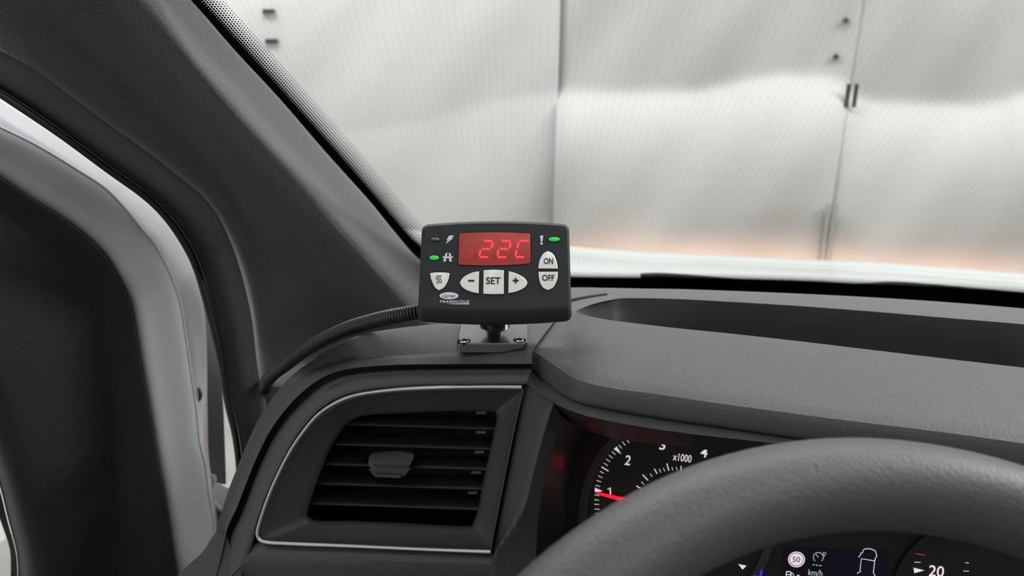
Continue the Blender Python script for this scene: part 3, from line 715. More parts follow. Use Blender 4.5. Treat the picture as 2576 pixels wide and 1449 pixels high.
# tray wall: from rear rim down and forward to below the hump lip, rounded left end
tk = []
for q in rlow:
    v = q - O3; xx = W / 2 + F * v.dot(RT) / v.dot(FW); tk.append(min(1, max(.12, (xx - 1442) / 170), max(.15, (2790 - xx) / 250)))
tw1 = [q + Vector((0, 0, -.010 * k)) - VF * .002 for q, k in zip(rlow, tk)]; tw2 = [q + Vector((0, 0, -.060 * k)) - VF * (.012 + .02 * (1 - k)) for q, k in zip(rlow, tk)]
tw3 = [a.lerp(b, .5) + Vector((0, 0, -.045 * k)) for a, b, k in zip(tw2, dr, tk)]; tw4 = [q + Vector((0, 0, -.055 * k)) for q, k in zip(dr, tk)]; 
mesh_obj('storage_tray', loft([rlow, tw1, tw2, tw3, tw4, dr], 160, 6, .003), M['bezelp'], dash, angle=60)
# corner pad linking the rim, the hump and the side pad, with its thin joint line
cp0 = [PZ(x, y, z) for x, y, z in [(1442, 785, -.1985), (1480, 769, -.1995), (1514, 759, -.203), (1556, 751, -.214)]]
cp1 = [PZ(x, y, z) for x, y, z in [(1395, 775, -.2), (1440, 757, -.205), (1500, 744, -.213), (1560, 741, -.22)]]
cp2 = [PZ(x, y, z) for x, y, z in [(1180, 800, -.2), (1250, 770, -.205), (1350, 750, -.215), (1450, 738, -.225)]]
cpz = [PZ(x, y, z) for x, y, z in [(1400, 830, -.1995), (1430, 800, -.199), (1460, 790, -.1985), (1500, 775, -.206)]]
mesh_obj('corner_pad', loft([cp2, cp1, cp0], 50, 5, .004), M['rear'], dash, angle=60)
mesh_obj('joint_line', tube([PZ(x, y, z) + Vector((0, 0, .0006)) for x, y, z in [(1400, 767, -.2015), (1438, 757, -.2045), (1480, 749, -.209), (1525, 743, -.216)]], .0012, 6, 20), M['black'], dash)
# base filling under the windscreen foot
mesh_obj('cowl_filler', loft([[P(x, y, .86) for x, y in [(700, 800), (1000, 740), (1438, 727), (2000, 745), (2576, 780), (3000, 830)]], [P(x, y, .84) for x, y in [(700, 900), (1000, 860), (1438, 850), (2000, 860), (2576, 880), (3000, 900)]]], 40, 3, .02), M['black'], dash)

mesh_obj('dash_body', MB().box(VR * .62 + VF * .74 + Vector((0, 0, CAMZ - .60)), VR, .85, VF, .11, ZZ, .26), M['plastic'], dash, smooth=False)
# smooth visor strip under the lip and the recess around the instruments
visor = dash
sb = [(1318, 962), (1351, 986), (1392, 1012), (1423, 1028), (1461, 1042), (1499, 1052), (1610, 1073), (1734, 1091), (1920, 1112), (2142, 1140), (2400, 1185), (2576, 1212), (2900, 1260)]
st0 = lip(lipbot, 0, 1.012); st1 = lip(sb, 0, .988)
un = [(1345, 1000), (1375, 1020), (1405, 1046), (1449, 1069), (1517, 1096), (1563, 1105), (1656, 1117), (1765, 1130), (1900, 1150), (2142, 1200), (2400, 1250), (2576, 1280), (2900, 1330)]
st2 = lip(un, 0, 1.20)
stm = [a.lerp(b, .5) + (O3 - a).normalized() * .001 for a, b in zip(st0, st1)]
mesh_obj('visor_strip', loft([st0, stm, st1], 200, 5, .003), M['padsoft'], visor)
mesh_obj('visor_underside', loft([st1, st1[:1] and [a.lerp(b, .12) for a, b in zip(st1, st2)], st2], 200, 6, .003), M['plastic'], visor)
# cheek between vent and instruments
ck0 = [(1321, 968), (1300, 1080), (1281, 1180), (1262, 1280), (1243, 1385), (1236, 1449), (1230, 1520)]
ck1 = [(1392, 1014), (1369, 1084), (1345, 1174), (1326, 1253), (1306, 1304), (1275, 1350), (1251, 1383), (1239, 1410), (1236, 1520)]
ck2 = [(1414, 1050), (1388, 1131), (1369, 1214), (1357, 1290), (1352, 1340), (1348, 1400), (1345, 1449), (1340, 1520)]
k0 = fr(ck0, -.004); k1 = fr(ck1, .004); km = [a.lerp(b, .5) + FPn * -.003 for a, b in zip(k0, k1)]
k1b = [a + (b - a) * .06 for a, b in zip(k1, fr(ck2, -.012))]
k2 = fr(ck2, -.012)
mesh_obj('cheek', loft([[q - FPn * .02 for q in k0], k0, km, k1, k1b, k2], N_, 5, .003), M['padsoft'], visor, angle=60)
CPl = Plane(P(1700, 1230, .545), (-VF + Vector((-.05, 0, .42))).normalized())
k3 = [CPl.hit(x, y, -.004) for x, y in px_curve([(1470, 1080), (1445, 1130), (1432, 1200), (1428, 1290), (1430, 1400), (1430, 1520)], N_)]
mesh_obj('inner_wall', loft([k2, k3], N_, 6, .003), M['plastic'], visor)

# ================================================================== AIR VENT
vent = thing('air_vent', FP.hit(950, 1370), 'dark trapezoid air vent with silver trim below the controller', 'air vent')
# chrome strip (left+top), and bottom
chrome = [(1235, 1388), (1100, 1383), (903, 1374), (720, 1367), (675, 1364), (655, 1358), (648, 1344), (651, 1325), (675, 1252), (702, 1190), (733, 1131), (760, 1091), (787, 1057), (812, 1034), (840, 1016), (870, 1002), (903, 992), (993, 980), (1127, 974), (1220, 973), (1313, 974)]
mesh_obj('chrome_strip', sweep([FP.hit(x, y, .0022) for x, y in px_curve(chrome, 260)], [.0014] * 260, 10), M['chrome'], vent)
# bezel: four runs with matched corners
def loop(runs, counts):
    out = []
    for r, c in zip(runs, counts): out += px_curve(r, c + 1)[:-1]
    return out
cnt = (60, 60, 50, 60)
outer = loop([[(652, 1352), (654, 1328), (678, 1253), (736, 1133), (790, 1059), (842, 1020)], [(842, 1020), (872, 1006), (905, 996), (993, 984), (1127, 978), (1318, 977)], [(1318, 977), (1293, 1090), (1262, 1245), (1235, 1385)], [(1235, 1385), (1100, 1379), (903, 1370), (720, 1363), (675, 1360), (652, 1352)]], cnt)
inner = loop([[(772, 1298), (775, 1280), (787, 1241), (808, 1183), (831, 1127), (863, 1078)], [(863, 1078), (874, 1065), (892, 1054), (921, 1045), (1000, 1040), (1082, 1036), (1160, 1034), (1245, 1035)], [(1245, 1035), (1249, 1046), (1240, 1100), (1220, 1190), (1197, 1300), (1187, 1322)], [(1187, 1322), (1175, 1323), (1000, 1315), (880, 1310), (786, 1307), (772, 1298)]], cnt)
def lp(pts, off): return [FP.hit(x, y, off) for x, y in pts]
def lmix(a, b, t): return [(p[0] * (1 - t) + q[0] * t, p[1] * (1 - t) + q[1] * t) for p, q in zip(a, b)]
bz = MB().quadgrid([lp(outer, -.003), lp(outer, .001), lp(lmix(outer, inner, .06), .001), lp(lmix(outer, inner, .14), -.001), lp(lmix(outer, inner, .27), -.0033), lp(lmix(outer, inner, .4), -.0055), lp(lmix(outer, inner, .53), -.0076), lp(lmix(outer, inner, .66), -.0097), lp(lmix(outer, inner, .8), -.0118), lp(lmix(outer, inner, .92), -.0135), lp(inner, -.016), lp(inner, -.045)], closed=True)
mesh_obj('bezel', bz, M['bezelp'], vent, angle=35)
dk = MB().rings([lp(inner, -.035), lp(inner, -.065)], False, True); mesh_obj('duct', dk, M['black'], vent)
# vanes
vl = [((872, 1066.3), (1250, 1078.3)), ((842, 1117), (1240, 1129)), ((817, 1167), (1230, 1180)), ((794, 1216), (1222, 1230)), ((776, 1266), (1210, 1281))]
vd = (VF * 1 + Vector((0, 0, -.10))).normalized()
for a, b in vl:
    A = FP.hit(a[0], a[1], -.020); B = FP.hit(b[0], b[1], -.020); ax = (B - A).normalized(); nn = ax.cross(vd).normalized()
    prof = [(-.000, -.0004), (-.0006, 0), (0, .0008), (.002, .0012), (.018, .0006), (.018, -.0006), (.002, -.0011), (0, -.0009)]
    mb = MB().rings([[q + vd * u + nn * w for u, w in prof] for q in (A, B)]); mesh_obj('vane', mb, M['vane'], vent, angle=50)
# pivots at right
for (x, y) in ((1211, 1039), (1211, 1088), (1207, 1138), (1199, 1189), (1190, 1240)):
    mb = poly(FP, [(x - 13, y - 4), (x + 11, y - 4), (x + 11, y + 3), (x - 13, y + 3)], -.04, -.024, 0); mesh_obj('pivot', mb, M['bezelp'], vent, smooth=False)
# thumb tab
tab_t = px_curve([(932, 1143), (1040, 1141), (1036, 1160), (1026, 1176), (1012, 1184), (940, 1181), (928, 1172), (927, 1158)], 40, True)
TP = Plane(FP.hit(980, 1165, -.012), (FPn + Vector((0, 0, .9))).normalized())
tb = MB(); rows = [[TP.hit(x, y, -.004) for x, y in tab_t], [TP.hit(x, y, 0) for x, y in tab_t], [TP.hit(983 + (x - 983) * .9, 1163 + (y - 1163) * .86, .0006) for x, y in tab_t]]
tb.rings(rows); tabo = mesh_obj('thumb_tab', tb, M['plastic'], vent)
gr = MB()
for r_ in range(2):
    for i in range(20): poly(TP, ellipse(941 + i * 4.2 + r_ * 2, 1169.5 + r_ * 4.5 + i * .12, 1.2, 1.3, 6), .0004, .0010, 0, gr)
g_ = mesh_obj('grip_dots', gr, M['black'], tabo); g_['kind'] = 'stuff'
tf = poly(FP, roundpoly([(925, 1178), (1036, 1176), (1018, 1199), (938, 1197)], 6, (0, 0, 0, 0), 4, 4), -.03, -.0085, 1.5); mesh_obj('tab_front', tf, M['plastic'], tabo)
tg = poly(FP, [(941, 1191), (1008, 1195), (1008, 1203), (941, 1200)], -.03, -.0075, 0); mesh_obj('tab_ledge', tg, M['plastic'], tabo)

# ================================================================== INSTRUMENT CLUSTER
cl = thing('instrument_cluster', CPl.hit(1900, 1500), 'dark instrument cluster with white-lit dials seen around the steering wheel', 'instrument cluster')
mesh_obj('face', poly(CPl, [(1380, 1040), (1600, 1030), (3000, 1180), (3000, 2100), (1380, 2100)], -.012, -.006, 0), M['dial'], cl, smooth=False)
def ring_pts(cx, cy, a, b, n=90, t0=0, t1=360): return [(cx + a * math.cos(math.radians(t0 + (t1 - t0) * i / n)), cy - b * math.sin(math.radians(t0 + (t1 - t0) * i / n))) for i in range(n + (t1 - t0 < 360))]
def ringmb(cx, cy, a, b, w, o0, o1): 
    A, B = ring_pts(cx, cy, a, b), ring_pts(cx, cy, a - w, b - w)
    rr = [[CPl.hit(x, y, o0) for x, y in A], [CPl.hit(x, y, o1) for x, y in A], [CPl.hit(x, y, o1) for x, y in B], [CPl.hit(x, y, o0) for x, y in B]]
    rr.append(rr[0]); return MB().rings(rr, False, False)
mesh_obj('dial_ring', ringmb(1705, 1300, 250, 268, 22, -.006, -.004), M['plastic'], cl, angle=40)
mesh_obj('dial_ring', ringmb(2480, 1500, 236, 200, 16, -.006, -.002), M['dial'], cl, angle=40)
k5 = lambda x, y: (1460 + x / 6.0375, 1080 + y / 6.0375)
ticks = [((215, 1210), (292, 1215)), ((212, 1138), (285, 1142)), ((210, 1070), (282, 1076)), ((214, 992), (286, 1008)), ((230, 850), (298, 866)), ((247, 775), (315, 800)), ((268, 705), (334, 735)), ((295, 635), (356, 670)),
         ((355, 510), (416, 553)), ((390, 450), (450, 494)), ((432, 390), (490, 440)), ((478, 335), (532, 385)), ((580, 235), (630, 290)), ((635, 185), (684, 245)), ((697, 148), (742, 206)), ((785, 158), (803, 175)), ((870, 174), (886, 184)), ((228, 1278), (290, 1290)), ((235, 1350), (300, 1355)),
         ((925, 795), (968, 840)), ((1058, 670), (1092, 720)), ((1197, 602), (1224, 658)), ((1260, 585), (1283, 640)), ((1390, 570), (1404, 625)), ((1458, 572), (1468, 625)), ((1602, 600), (1590, 640))]
for a, b in ticks: mesh_obj('tick', stroke(CPl, [k5(*a), k5(*b)], 2.0, -.006, -.0045), M['dim'], cl, smooth=False)
for a, b in (((320, 570), (427, 635)), ((850, 858), (920, 902)), ((945, 688), (1028, 776)), ((1123, 600), (1166, 675)), ((1313, 520), (1345, 630)), ((1532, 556), (1526, 630))):
    mesh_obj('tick', stroke(CPl, [k5(*a), k5(*b)], 2.5, -.006, -.0045), M['lit'], cl, smooth=False)
for t in (((218, 885), (222, 955), (340, 940)), ((507, 300), (552, 262), (622, 380))):
    mesh_obj('arrow_mark', poly(CPl, [k5(*q) for q in t], -.006, -.0042), M['lit'], cl, smooth=False)
mesh_obj('arrow_mark', poly(CPl, [(1857, 1419), (1878, 1423), (1868, 1433)], -.006, -.0042), M['lit'], cl, smooth=False)
mesh_obj('arrow_mark', poly(CPl, [(2298, 1428), (2326, 1435), (2300, 1442)], -.006, -.0042), M['lit'], cl, smooth=False)
def ct(s_, x, y, w, h, m='lit', **k): return mesh_obj('numeral', text_mb(s_, CPl, x, y, w, h, -.006, -.0044, **k), M[m], cl, smooth=False)
mesh_obj('numeral', stroke(CPl, [k5(414, 912), k5(452, 888), k5(458, 990)], 3.2, -.006, -.0044), M['lit'], cl, smooth=False); ct('2', *k5(722, 470), 14, 25, ang=6, shear=.08, bold=.01)
ct('3', *k5(1252, 235), 15, 26, ang=6, shear=.08, bold=.015); ct('4', *k5(1880, 352), 18, 24, ang=10, bold=.015); ct('x1000', *k5(1548, 432), 47, 19, ang=8, bold=.008)
ct('5', 1838, 1158, 15, 24, ang=12)
ct('20', 2356, 1437, 38, 28, ang=6, bold=.01)
nb = stroke(CPl, [k5(240, 955), k5(440, 1003), k5(660, 1055)], 9, -.003, -.001); nb2 = MB(); poly(CPl, [k5(238, 945), k5(250, 985), k5(600, 1090), k5(1400, 1290), k5(1420, 1235), k5(700, 1045)], -.003, -.0012, 0, nb2)
mesh_obj('needle', nb2, M['needle'], cl, smooth=False)
mesh_obj('needle_hub', poly(CPl, ellipse(1704, 1290, 30, 32, 30), -.004, .003, 3), M['plastic'], cl)
# point light added to strengthen the needle's red glow on the recess wall
lr = bpy.data.lights.new('needle_glow', 'POINT'); lr.energy = .0006; lr.color = (1, .02, .05); lr.shadow_soft_size = .003
lo = bpy.data.objects.new('needle_glow', lr); C.objects.link(lo); lo.location = CPl.hit(1462, 1180, .014)
# centre display
mesh_obj('screen', poly(CPl, [(1970, 1378), (2235, 1384), (2235, 1540), (1968, 1540)], -.006, -.0055), M['navy'], cl, smooth=False)
mesh_obj('speed_sign', poly(CPl, ellipse(2003.7, 1407.4, 21.5, 19.8, 40), -.0055, -.0045), M['lit'], cl, smooth=False)
def ring2(cx, cy, rx, ry, w, o0, o1):
    A, B = ellipse(cx, cy, rx, ry, 40), ellipse(cx, cy, rx - w, ry - w, 40)
    rr = [[CPl.hit(x, y, o0) for x, y in A], [CPl.hit(x, y, o1) for x, y in A], [CPl.hit(x, y, o1) for x, y in B], [CPl.hit(x, y, o0) for x, y in B]]; rr.append(rr[0]); return MB().rings(rr, False, False)
mesh_obj('sign_ring', ring2(2003.7, 1407.4, 18.6, 16.9, 1.4, -.0046, -.0040), M['ink'], cl, smooth=False)
mesh_obj('numeral', text_mb('50', CPl, 2003.4, 1407.4, 19, 14, -.0046, -.0040, ang=4), M['ink'], cl, smooth=False)
def cs(name, pts, w, m='lit'): return mesh_obj(name, stroke(CPl, pts, w, -.0055, -.0034 if m == 'blue' else -.0047), M[m], cl, smooth=False)
cs('gauge_icon', ring_pts(2058.6, 1402, 12.5, 12, 24, -50, 230)[:], 1.7, 'dim'); cs('gauge_icon', [(2053, 1395), (2059, 1402)], 1.8, 'dim'); cs('gauge_icon', ring_pts(2074, 1393, 3.4, 3.6, 12, 0, 359), 1.4, 'dim'); cs('gauge_icon', [(2074, 1396), (2074, 1401)], 1.2, 'dim')
for x in (2044, 2052.5, 2061): cs('dash_mark', [(x, 1420.5 + (x - 2044) * .12), (x + 6, 1421.3 + (x - 2044) * .12)], 1.8, 'dim')
ct('km/h', 2051.5, 1441, 36, 15, 'dim', ang=6)
ct('0', 2008, 1453, 10, 14, 'lit')
cs('fuel_icon', [(1978, 1460), (1978, 1440), (1979.5, 1437.5), (1988, 1438.5), (1990, 1441), (1990, 1460)], 2.4); cs('fuel_icon', [(1980, 1445), (1989, 1446)], 2); cs('fuel_icon', [(1990, 1440), (1996, 1444), (1997, 1456)], 1.8)
cs('van_icon', [(2160, 1402), (2166, 1394), (2164.5, 1390.5), (2170, 1391), (2171.4, 1384.5), (2177, 1380.6), (2190, 1380.6), (2201.4, 1385), (2204, 1391.4), (2205.7, 1400.6), (2202.5, 1403), (2200.6, 1411.4), (2197, 1440), (2203, 1452)], 1.9)
cs('van_icon', [(2200, 1411), (2167, 1405.5), (2163.4, 1434.5), (2165.5, 1437), (2156, 1442.5)], 1.9)
cs('tick', [(2303, 1392.8), (2327, 1396.6)], 2, 'redp'); cs('tick', [(2300, 1414), (2316, 1415)], 2, 'dim'); cs('tick', [(2428, 1415), (2437.5, 1417)], 2, 'dim'); cs('tick', [(2423, 1436.4), (2437.5, 1437)], 2, 'dim')
for i in range(4): cs('blue_mark', [(1911 + i * 2.3, 1450 - i * 4), (1917 + i * .6, 1449 - i * 4.6)], 2.2, 'blue')
cs('blue_mark', [(1916, 1434), (1911, 1449)], 2.2, 'blue'); cs('blue_mark', [(1895, 1449), (1903, 1448)], 2.2, 'blue')

# ================================================================== STEERING WHEEL
wc = Vector((.13851, -.23041, -.16674)); a3, a4 = .20363, .57884
def c2w(v): return RT * v[0] + UP * v[1] - FW * v[2]
nrm = Vector((math.sin(a3) * math.cos(a4), math.sin(a4), math.cos(a3) * math.cos(a4)))
u_ = Vector((0, 1, 0)).cross(nrm).normalized(); v_ = nrm.cross(u_)
wcw = O3 + c2w(wc); uw, vw, nw = c2w(u_), c2w(v_), c2w(nrm)
sw = thing('steering_wheel', wcw, 'large dark leather-rimmed steering wheel in the lower right corner', 'steering wheel')
rows = []
for i in range(160):
    t = 2 * math.pi * i / 160; rd = uw * math.cos(t) + vw * math.sin(t); q = wcw + rd * .19
    rows.append([q + (rd * math.cos(2 * math.pi * k / 32) * .0165 + nw * math.sin(2 * math.pi * k / 32) * .0165) for k in range(32)])
rows.append(rows[0])
mesh_obj('rim', MB().rings(rows, False, False), M['leather'], sw)
hubr = [[wcw - nw * o_ + (uw * math.cos(2 * math.pi * k / 32) * 1.25 + vw * math.sin(2 * math.pi * k / 32)) * r_ for k in range(32)] for o_, r_ in ((.045, .045), (.03, .065), (.01, .066), (-.0, .055), (-.004, .03))]
mesh_obj('hub', MB().rings(hubr), M['padsoft'], sw)
for t in (-8, 188, 262, 278):
    t = math.radians(t); rd = uw * math.cos(t) + vw * math.sin(t); sdv = rd.cross(nw)
    mesh_obj('spoke', MB().box(wcw + rd * .12 - nw * .012, rd, .062, sdv, .014, nw, .007), M['plastic'], sw, bevel=.003)

# ================================================================== CONTROLLER
al = math.radians(13)
CN = (UP * math.sin(al) - FW * math.cos(al)).normalized()
KP = Plane(P(1245, 690, .462), CN)
kc = lambda x, y: (1030 + x / 4.0256, 540 + y / 4.0256)
def kr(pts): return [kc(*q) for q in pts]
ctl = thing('climate_controller', KP.hit(1245, 800, -.02), 'black cooling-unit control box with red 22C display standing on the dashboard', 'controller')
S4 = 4.0256
front_o = roundpoly(kr([(152, 122), (1592, 118), (1618, 925), (112, 932)]), 12, (8, 0, 6, 0), 8, 18)
mid_o = roundpoly(kr([(128, 104), (1616, 100), (1645, 1075), (80, 1080)]), 18, (9, 0, 9.5, 0), 8, 18)
def scl(pts, k, dx=0, dy=0):
    cx, cy = 1243, 688; return [(cx + (x - cx) * k + dx, cy + (y - cy) * k + dy) for x, y in pts]
def mixp(a, b, t): return [(p[0] * (1 - t) + q[0] * t, p[1] * (1 - t) + q[1] * t) for p, q in zip(a, b)]
prof = [(0, .0), (.10, -.0003), (.25, -.0012), (.5, -.0032), (.75, -.0058), (.92, -.0085), (1, -.0115)]
rg = [[KP.hit(x, y, 0) for x, y in scl(front_o, .97, 0, 0)]]
for t, o_ in prof: rg.append([KP.hit(x, y, o_) for x, y in mixp(front_o, mid_o, t)])
rg.append([KP.hit(x, y, -.020) for x, y in scl(mid_o, .985)]); rg.append([KP.hit(x, y, -.0265) for x, y in scl(mid_o, .955)]); rg.append([KP.hit(x, y, -.028) for x, y in scl(mid_o, .90)])
mesh_obj('housing', MB().rings(rg), M['house'], ctl, angle=40)
# display window
dw = roundpoly(kr([(500, 188), (1224, 188), (1226, 496), (493, 506)]), 5, (3, 0, 4, 0), 5, 10)
dwo = [(1243 + (x - 1243) * 1.012, 627 + (y - 627) * 1.035) for x, y in dw]
mesh_obj('window_gasket', poly(KP, dwo, -.001, .00025, 0), M['black'], ctl, smooth=False)
lens = mesh_obj('display_window', poly(KP, dw, -.001, .0006, 1.5), M['lens'], ctl)
# seven-segment digits
def digit(x0, segs):
    # cell: bottom-left corner (x0,432), slanted
    w, h, sl = 112, 164, 40
    def q(u, v): return kc(x0 + u * w + v * sl, 430 - v * h)
    g = .05; geo = {'a': [(.12, 1), (.92, 1)], 'b': [(.97, .93), (.97, .55)], 'c': [(.97, .45), (.97, .07)], 'd': [(.08, 0), (.88, 0)], 'e': [(.03, .07), (.03, .45)], 'f': [(.03, .55), (.03, .93)], 'g': [(.12, .5), (.88, .5)]}
    for k, (a, b) in geo.items():
        on = k in segs; th = 4.1 if on else 3.0
        ax, ay = q(*a); bx, by = q(*b); dx, dy = bx - ax, by - ay; l = math.hypot(dx, dy); ux, uy = dx / l, dy / l; nx, ny = -uy * th / 2, ux * th / 2; e = th * .5
        pts = [(ax, ay), (ax + ux * e + nx, ay + uy * e + ny), (bx - ux * e + nx, by - uy * e + ny), (bx, by), (bx - ux * e - nx, by - uy * e - ny), (ax + ux * e - nx, ay + uy * e - ny)]
        o = mesh_obj('segment', poly(KP, pts, .0003, .0011 if on else .00068, 0), M['seg_on' if on else 'seg_off'], lens, smooth=False)
        o['label'] = 'glowing red digit segment' if on else 'unlit pale digit segment'
digit(522, ''); digit(700, 'abged'); digit(882, 'abged'); digit(1066, 'afed')
# LEDs
for (x, y, rx, ry, m, lb) in ((260, 249, 47, 22, 'ledoff', 'unlit dark indicator lamp'), (249, 436, 50, 27, 'green', 'lit green indicator lamp'), (1465, 249, 60, 25, 'green', 'lit green indicator lamp')):
    cx, cy = kc(x, y); mesh_obj('lamp_rim', poly(KP, ellipse(cx, cy, rx / S4 + 1.1, ry / S4 + 1.1), -.001, .00025, 0), M['black'], ctl, smooth=False)
    o = mesh_obj('indicator_lamp', poly(KP, ellipse(cx, cy, rx / S4, ry / S4), -.001, .0011, 5), M[m], ctl); o['label'] = lb
# icons
def ic(name, *polys, m='print'):
    mb = MB()
    for p in polys: poly(KP, kr(p), -.0003, .00022, 0, mb)
    return mesh_obj(name, mb, M[m], ctl, smooth=False)
ic('lightning_symbol', [(402, 212), (453, 211), (422, 241), (395, 268), (376, 256)], [(446, 238), (408, 264), (366, 298), (392, 252), (418, 238)])
ic('road_symbol', [(368, 388), (386, 388), (379, 420), (358, 420)], [(398, 388), (414, 388), (424, 420), (402, 420)], [(338, 422), (438, 422), (438, 440), (338, 440)], [(352, 443), (376, 443), (366, 474), (340, 474)], [(398, 443), (422, 443), (432, 474), (405, 474)])
ic('warning_symbol', [(1322, 216), (1328, 211), (1350, 211), (1356, 216), (1345, 276), (1332, 276)], [(1337 + 13 * math.cos(a), 292 + 12 * math.sin(a)) for a in [i * math.pi / 8 for i in range(16)]])
# buttons
def button(pts, label, closed=True, n=60):
    P_ = pts
    cx = sum(p[0] for p in P_) / len(P_); cy = sum(p[1] for p in P_) / len(P_)
    big = []
    for x, y in P_:
        d = math.hypot(x - cx, y - cy); big.append((cx + (x - cx) * (1 + 1.6 / d), cy + (y - cy) * (1 + 1.6 / d)))
    g = mesh_obj('button_gap_shade', poly(KP, big, -.001, .0003, 0), M['black'], ctl, smooth=False)  # raised black outline standing in for the shaded gap round the button
    b = mesh_obj('button', poly(KP, P_, -.001, .0016, 2.2), M['button'], ctl); b['label'] = label; return b
def side(*runs):
    out = []
    for r in runs: out += (px_curve(kr(r), 14)[:-1] if len(r) > 2 else [kc(*r[0])] )
    return out
bh = button(side([(208, 592), (255, 586), (305, 584), (358, 586), (407, 592)], [(407, 592), (400, 640), (382, 690), (345, 745), (300, 770)], [(300, 770), (262, 745), (232, 690), (214, 640), (208, 592)]), 'shield-shaped button with three wavy heat lines')
bm_ = button(side([(706, 572), (640, 585), (570, 615), (525, 655), (508, 688)], [(508, 688), (525, 727), (570, 762), (640, 788), (702, 800)], [(702, 800), (706, 572)]), 'half-oval button with a minus sign')
bs = button(side([(750, 562), (855, 557), (957, 563)], [(957, 563), (957, 806)], [(957, 806), (850, 809), (746, 804)], [(746, 804), (750, 562)]), 'square SET button')
bp_ = button(side([(1003, 572), (1070, 590), (1135, 620), (1180, 655), (1197, 690)], [(1197, 690), (1180, 727), (1135, 760), (1070, 785), (1000, 798)], [(1000, 798), (1003, 572)]), 'half-oval button with a plus sign')
bo = button(side([(1303, 548), (1308, 500), (1325, 440), (1355, 392), (1400, 366)], [(1400, 366), (1450, 392), (1480, 440), (1497, 500), (1503, 549)], [(1503, 549), (1303, 548)]), 'half-oval ON button')
bf = button(side([(1305, 577), (1503, 578)], [(1503, 578), (1500, 640), (1480, 700), (1450, 745), (1403, 768)], [(1403, 768), (1355, 745), (1325, 700), (1309, 640), (1305, 577)]), 'half-oval OFF button')
def bt(b, s_, x, y, w, h, m='ink', **k): X, Y = kc(x, y); return mesh_obj('lettering', text_mb(s_, KP, X, Y, w / S4, h / S4, .0012, .00175, **k), M[m], b, smooth=False)
bt(bs, 'SET', 850, 669, 146, 72, bold=.018); bt(bo, 'ON', 1407, 470, 94, 62, bold=.018); bt(bf, 'OFF', 1406, 640, 124, 63, bold=.018)
def bp2(b, name, *polys):
    mb = MB()
    for p in polys: poly(KP, kr(p), .0012, .00175, 0, mb)
    mesh_obj(name, mb, M['ink'], b, smooth=False)
bp2(bm_, 'minus_sign', [(595, 660), (657, 660), (657, 679), (595, 679)])
bp2(bp_, 'plus_sign', [(1046, 659), (1106, 659), (1106, 677), (1046, 677)], [(1067, 640), (1085, 640), (1085, 697), (1067, 697)])
hw = MB()
for k in range(3):
    x0 = 1097 + k * 4.6
    stroke(KP, px_curve([(x0 + 5.2, 692.5), (x0 + 1.6, 695.5), (x0 + .6, 699.5), (x0 + 3.6, 704.5), (x0 + 4.4, 708.5), (x0 + 1, 712.8)], 16), 1.7, .0012, .00175, hw)
mesh_obj('heat_lines', hw, M['ink'], bh, smooth=False)
# logo
lx, ly = kc(401, 821)
lg = mesh_obj('logo_badge', poly(KP, ellipse(lx, ly, 96 / S4, 36 / S4, 48), -.0003, .00025, 0), M['print'], ctl, smooth=False)
X, Y = kc(402, 822); mesh_obj('lettering', text_mb('Carrier', KP, X, Y, 132 / S4, 34 / S4, .0001, .00040, shear=.35, bold=-.004), M['ink'], lg, smooth=False)
X, Y = kc(455, 880); mesh_obj('lettering', text_mb('TRANSICOLD', KP, X, Y, 302 / S4, 25 / S4, -.0003, .00025, shear=.3, bold=.03, spacing=1.22), M['print'], ctl, smooth=False)
ic('underline', [(372, 900), (606, 897), (603, 909), (450, 906)])

# ---- bracket
ZB = -.1935
FL, FR = PZ(1149, 864, ZB), PZ(1328, 864, ZB)
bx = (FR - FL); wdt = bx.length; bx.normalize(); by = ZZ.cross(bx).normalized(); 
ctr = (FL + FR) / 2 + by * wdt * .5
brk = thing('mounting_bracket', ctr - ZZ * .0065, 'small square black bracket screwed to the dash under the controller', 'bracket')
def rsq(h, r, z, n=6):
    out = []
    for (sx, sy, a0) in ((1, 1, 0), (-1, 1, 90), (-1, -1, 180), (1, -1, 270)):
        for i in range(n + 1):
            a = math.radians(a0 + 90 * i / n); out.append(ctr + bx * (sx * (h - r) + r * math.cos(a)) + by * (sy * (h - r) + r * math.sin(a)) + ZZ * z)
    return out
hh = wdt / 2
pb = MB().rings([rsq(hh, .0028, -.0062), rsq(hh, .0028, -.0006), rsq(hh - .0006, .0024, 0), rsq(hh - .0025, .002, 0)]); mesh_obj('base_plate', pb, M['mount'], brk, angle=40)
def disc(c, ax, prof, n=28):
    x = ax.orthogonal().normalized(); y = ax.cross(x)
    return MB().rings([[c + ax * z + (x * math.cos(2 * math.pi * i / n) + y * math.sin(2 * math.pi * i / n)) * r for i in range(n)] for r, z in prof])
for (sx, sy) in ((-1, -1), (1, -1), (-1, 1), (1, 1)):
    if sy < 0: c = PZ(1168, 857.5, ZB) if sx < 0 else PZ(1307, 855.5, ZB)
    else: c = ctr + bx * sx * (hh - .0048) + by * sy * (hh - .0048)
    mesh_obj('screw_hole', disc(c, ZZ, [(.0041, -.001), (.0041, .00012), (.0036, .00013)]), M['black'], brk, smooth=False)
    sc_ = mesh_obj('screw', disc(c - by * .0004, ZZ, [(.0030, -.001), (.0030, .0004), (.0024, .0011), (.0012, .0013), (.0010, .0004)]), M['steel'], brk, angle=50)
    cr_ = MB().box(c - by * .0004 + ZZ * .0012, bx, .0017, by, .0004, ZZ, .0003); cr_.box(c - by * .0004 + ZZ * .0012, bx, .0004, by, .0017, ZZ, .0003); mesh_obj('cross_slot', cr_, M['plastic'], sc_, smooth=False)
nk = PZ(1244, 826, ZB) + by * .0098
mesh_obj('collar', disc(nk, ZZ, [(.0105, -.0005), (.0105, .0022), (.0098, .0030), (.0090, .0032)]), M['mount'], brk, angle=40)
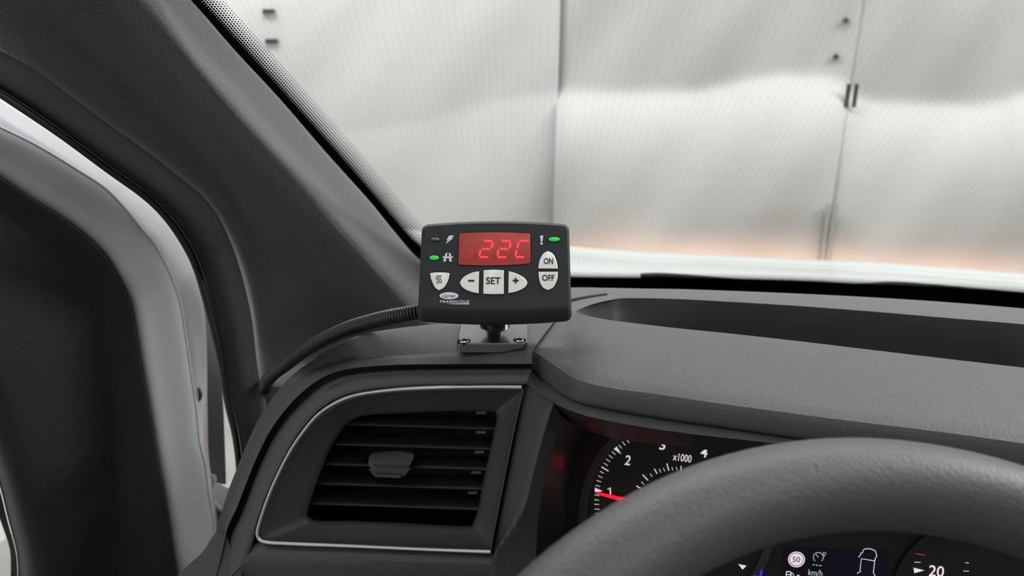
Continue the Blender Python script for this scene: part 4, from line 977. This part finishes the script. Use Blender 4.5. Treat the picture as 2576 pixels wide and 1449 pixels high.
mesh_obj('ball_neck', disc(nk, ZZ, [(.0080, .002), (.0062, .006), (.0050, .012), (.0055, .018), (.0085, .022), (.0098, .028), (.0098, .033), (.0080, .039), (.003, .042)]), M['mount'], brk, angle=60)
kb = KP.hit(1245, 735, -.0285)
mesh_obj('socket', disc(kb + CN * -.0, -CN, [(.013, .0), (.013, .006), (.010, .012), (.006, .014)]), M['mount'], brk, angle=40)
ax = (nk + ZZ * .034) - (kb - CN * .01); mesh_obj('arm', sweep([kb - CN * .008, nk + ZZ * .034], [.006, .007], 16), M['mount'], brk)

# ---- corrugated conduit
hp = [(1110, 765, .486), (1062, 783, .486), (1030, 789, .487), (985, 797, .492), (930, 810, .503), (870, 829, .518), (810, 857, .536), (760, 887, .555), (715, 920, .575), (685, 943, .595), (670, 962, .607), (672, 990, .64)]
base = catmull([P(*q) for q in hp], 1700)
Lh = sum((base[i + 1] - base[i]).length for i in range(1699)); pitch = .00208; acc = 0; rad = []
for i in range(1700):
    if i: acc += (base[i] - base[i - 1]).length
    ph = (acc / pitch) % 1; rad.append(.0040 + .0014 * (max(0, math.sin(ph * math.pi)) ** .55))
hose = mesh_obj('corrugated_hose', sweep(base, rad, 20), M['hose'], angle=60)
tag(hose, 'black corrugated cable hose curving from the controller down behind the dash', 'hose')

# ================================================================== CAB SHELL around the driver (not in view, closes the cab)
def vb(name, c, hx, hy, hz, m, label, cat):
    o = mesh_obj(name, MB().box(VR * c[0] + VF * c[1] + Vector((0, 0, CAMZ + c[2])), VR, hx, VF, hy, ZZ, hz), m, smooth=False); return tag(o, label, cat, kind='structure')
vb('ceiling', (.75, -.48, .42), 1.15, .48, .01, M['lining'], 'dark cab roof lining above the driver', 'ceiling')
vb('wall_back', (.75, -.95, -.45), 1.15, .01, .85, M['lining'], 'dark cab bulkhead behind the seats', 'wall')
vb('wall_side', (1.9, -.1, -.85), .01, .85, .5, M['dark'], 'dark passenger door lining', 'wall')
vb('floor_cab', (.75, -.2, -1.0), 1.2, .8, .02, M['dark'], 'dark cab floor below the dashboard', 'floor')
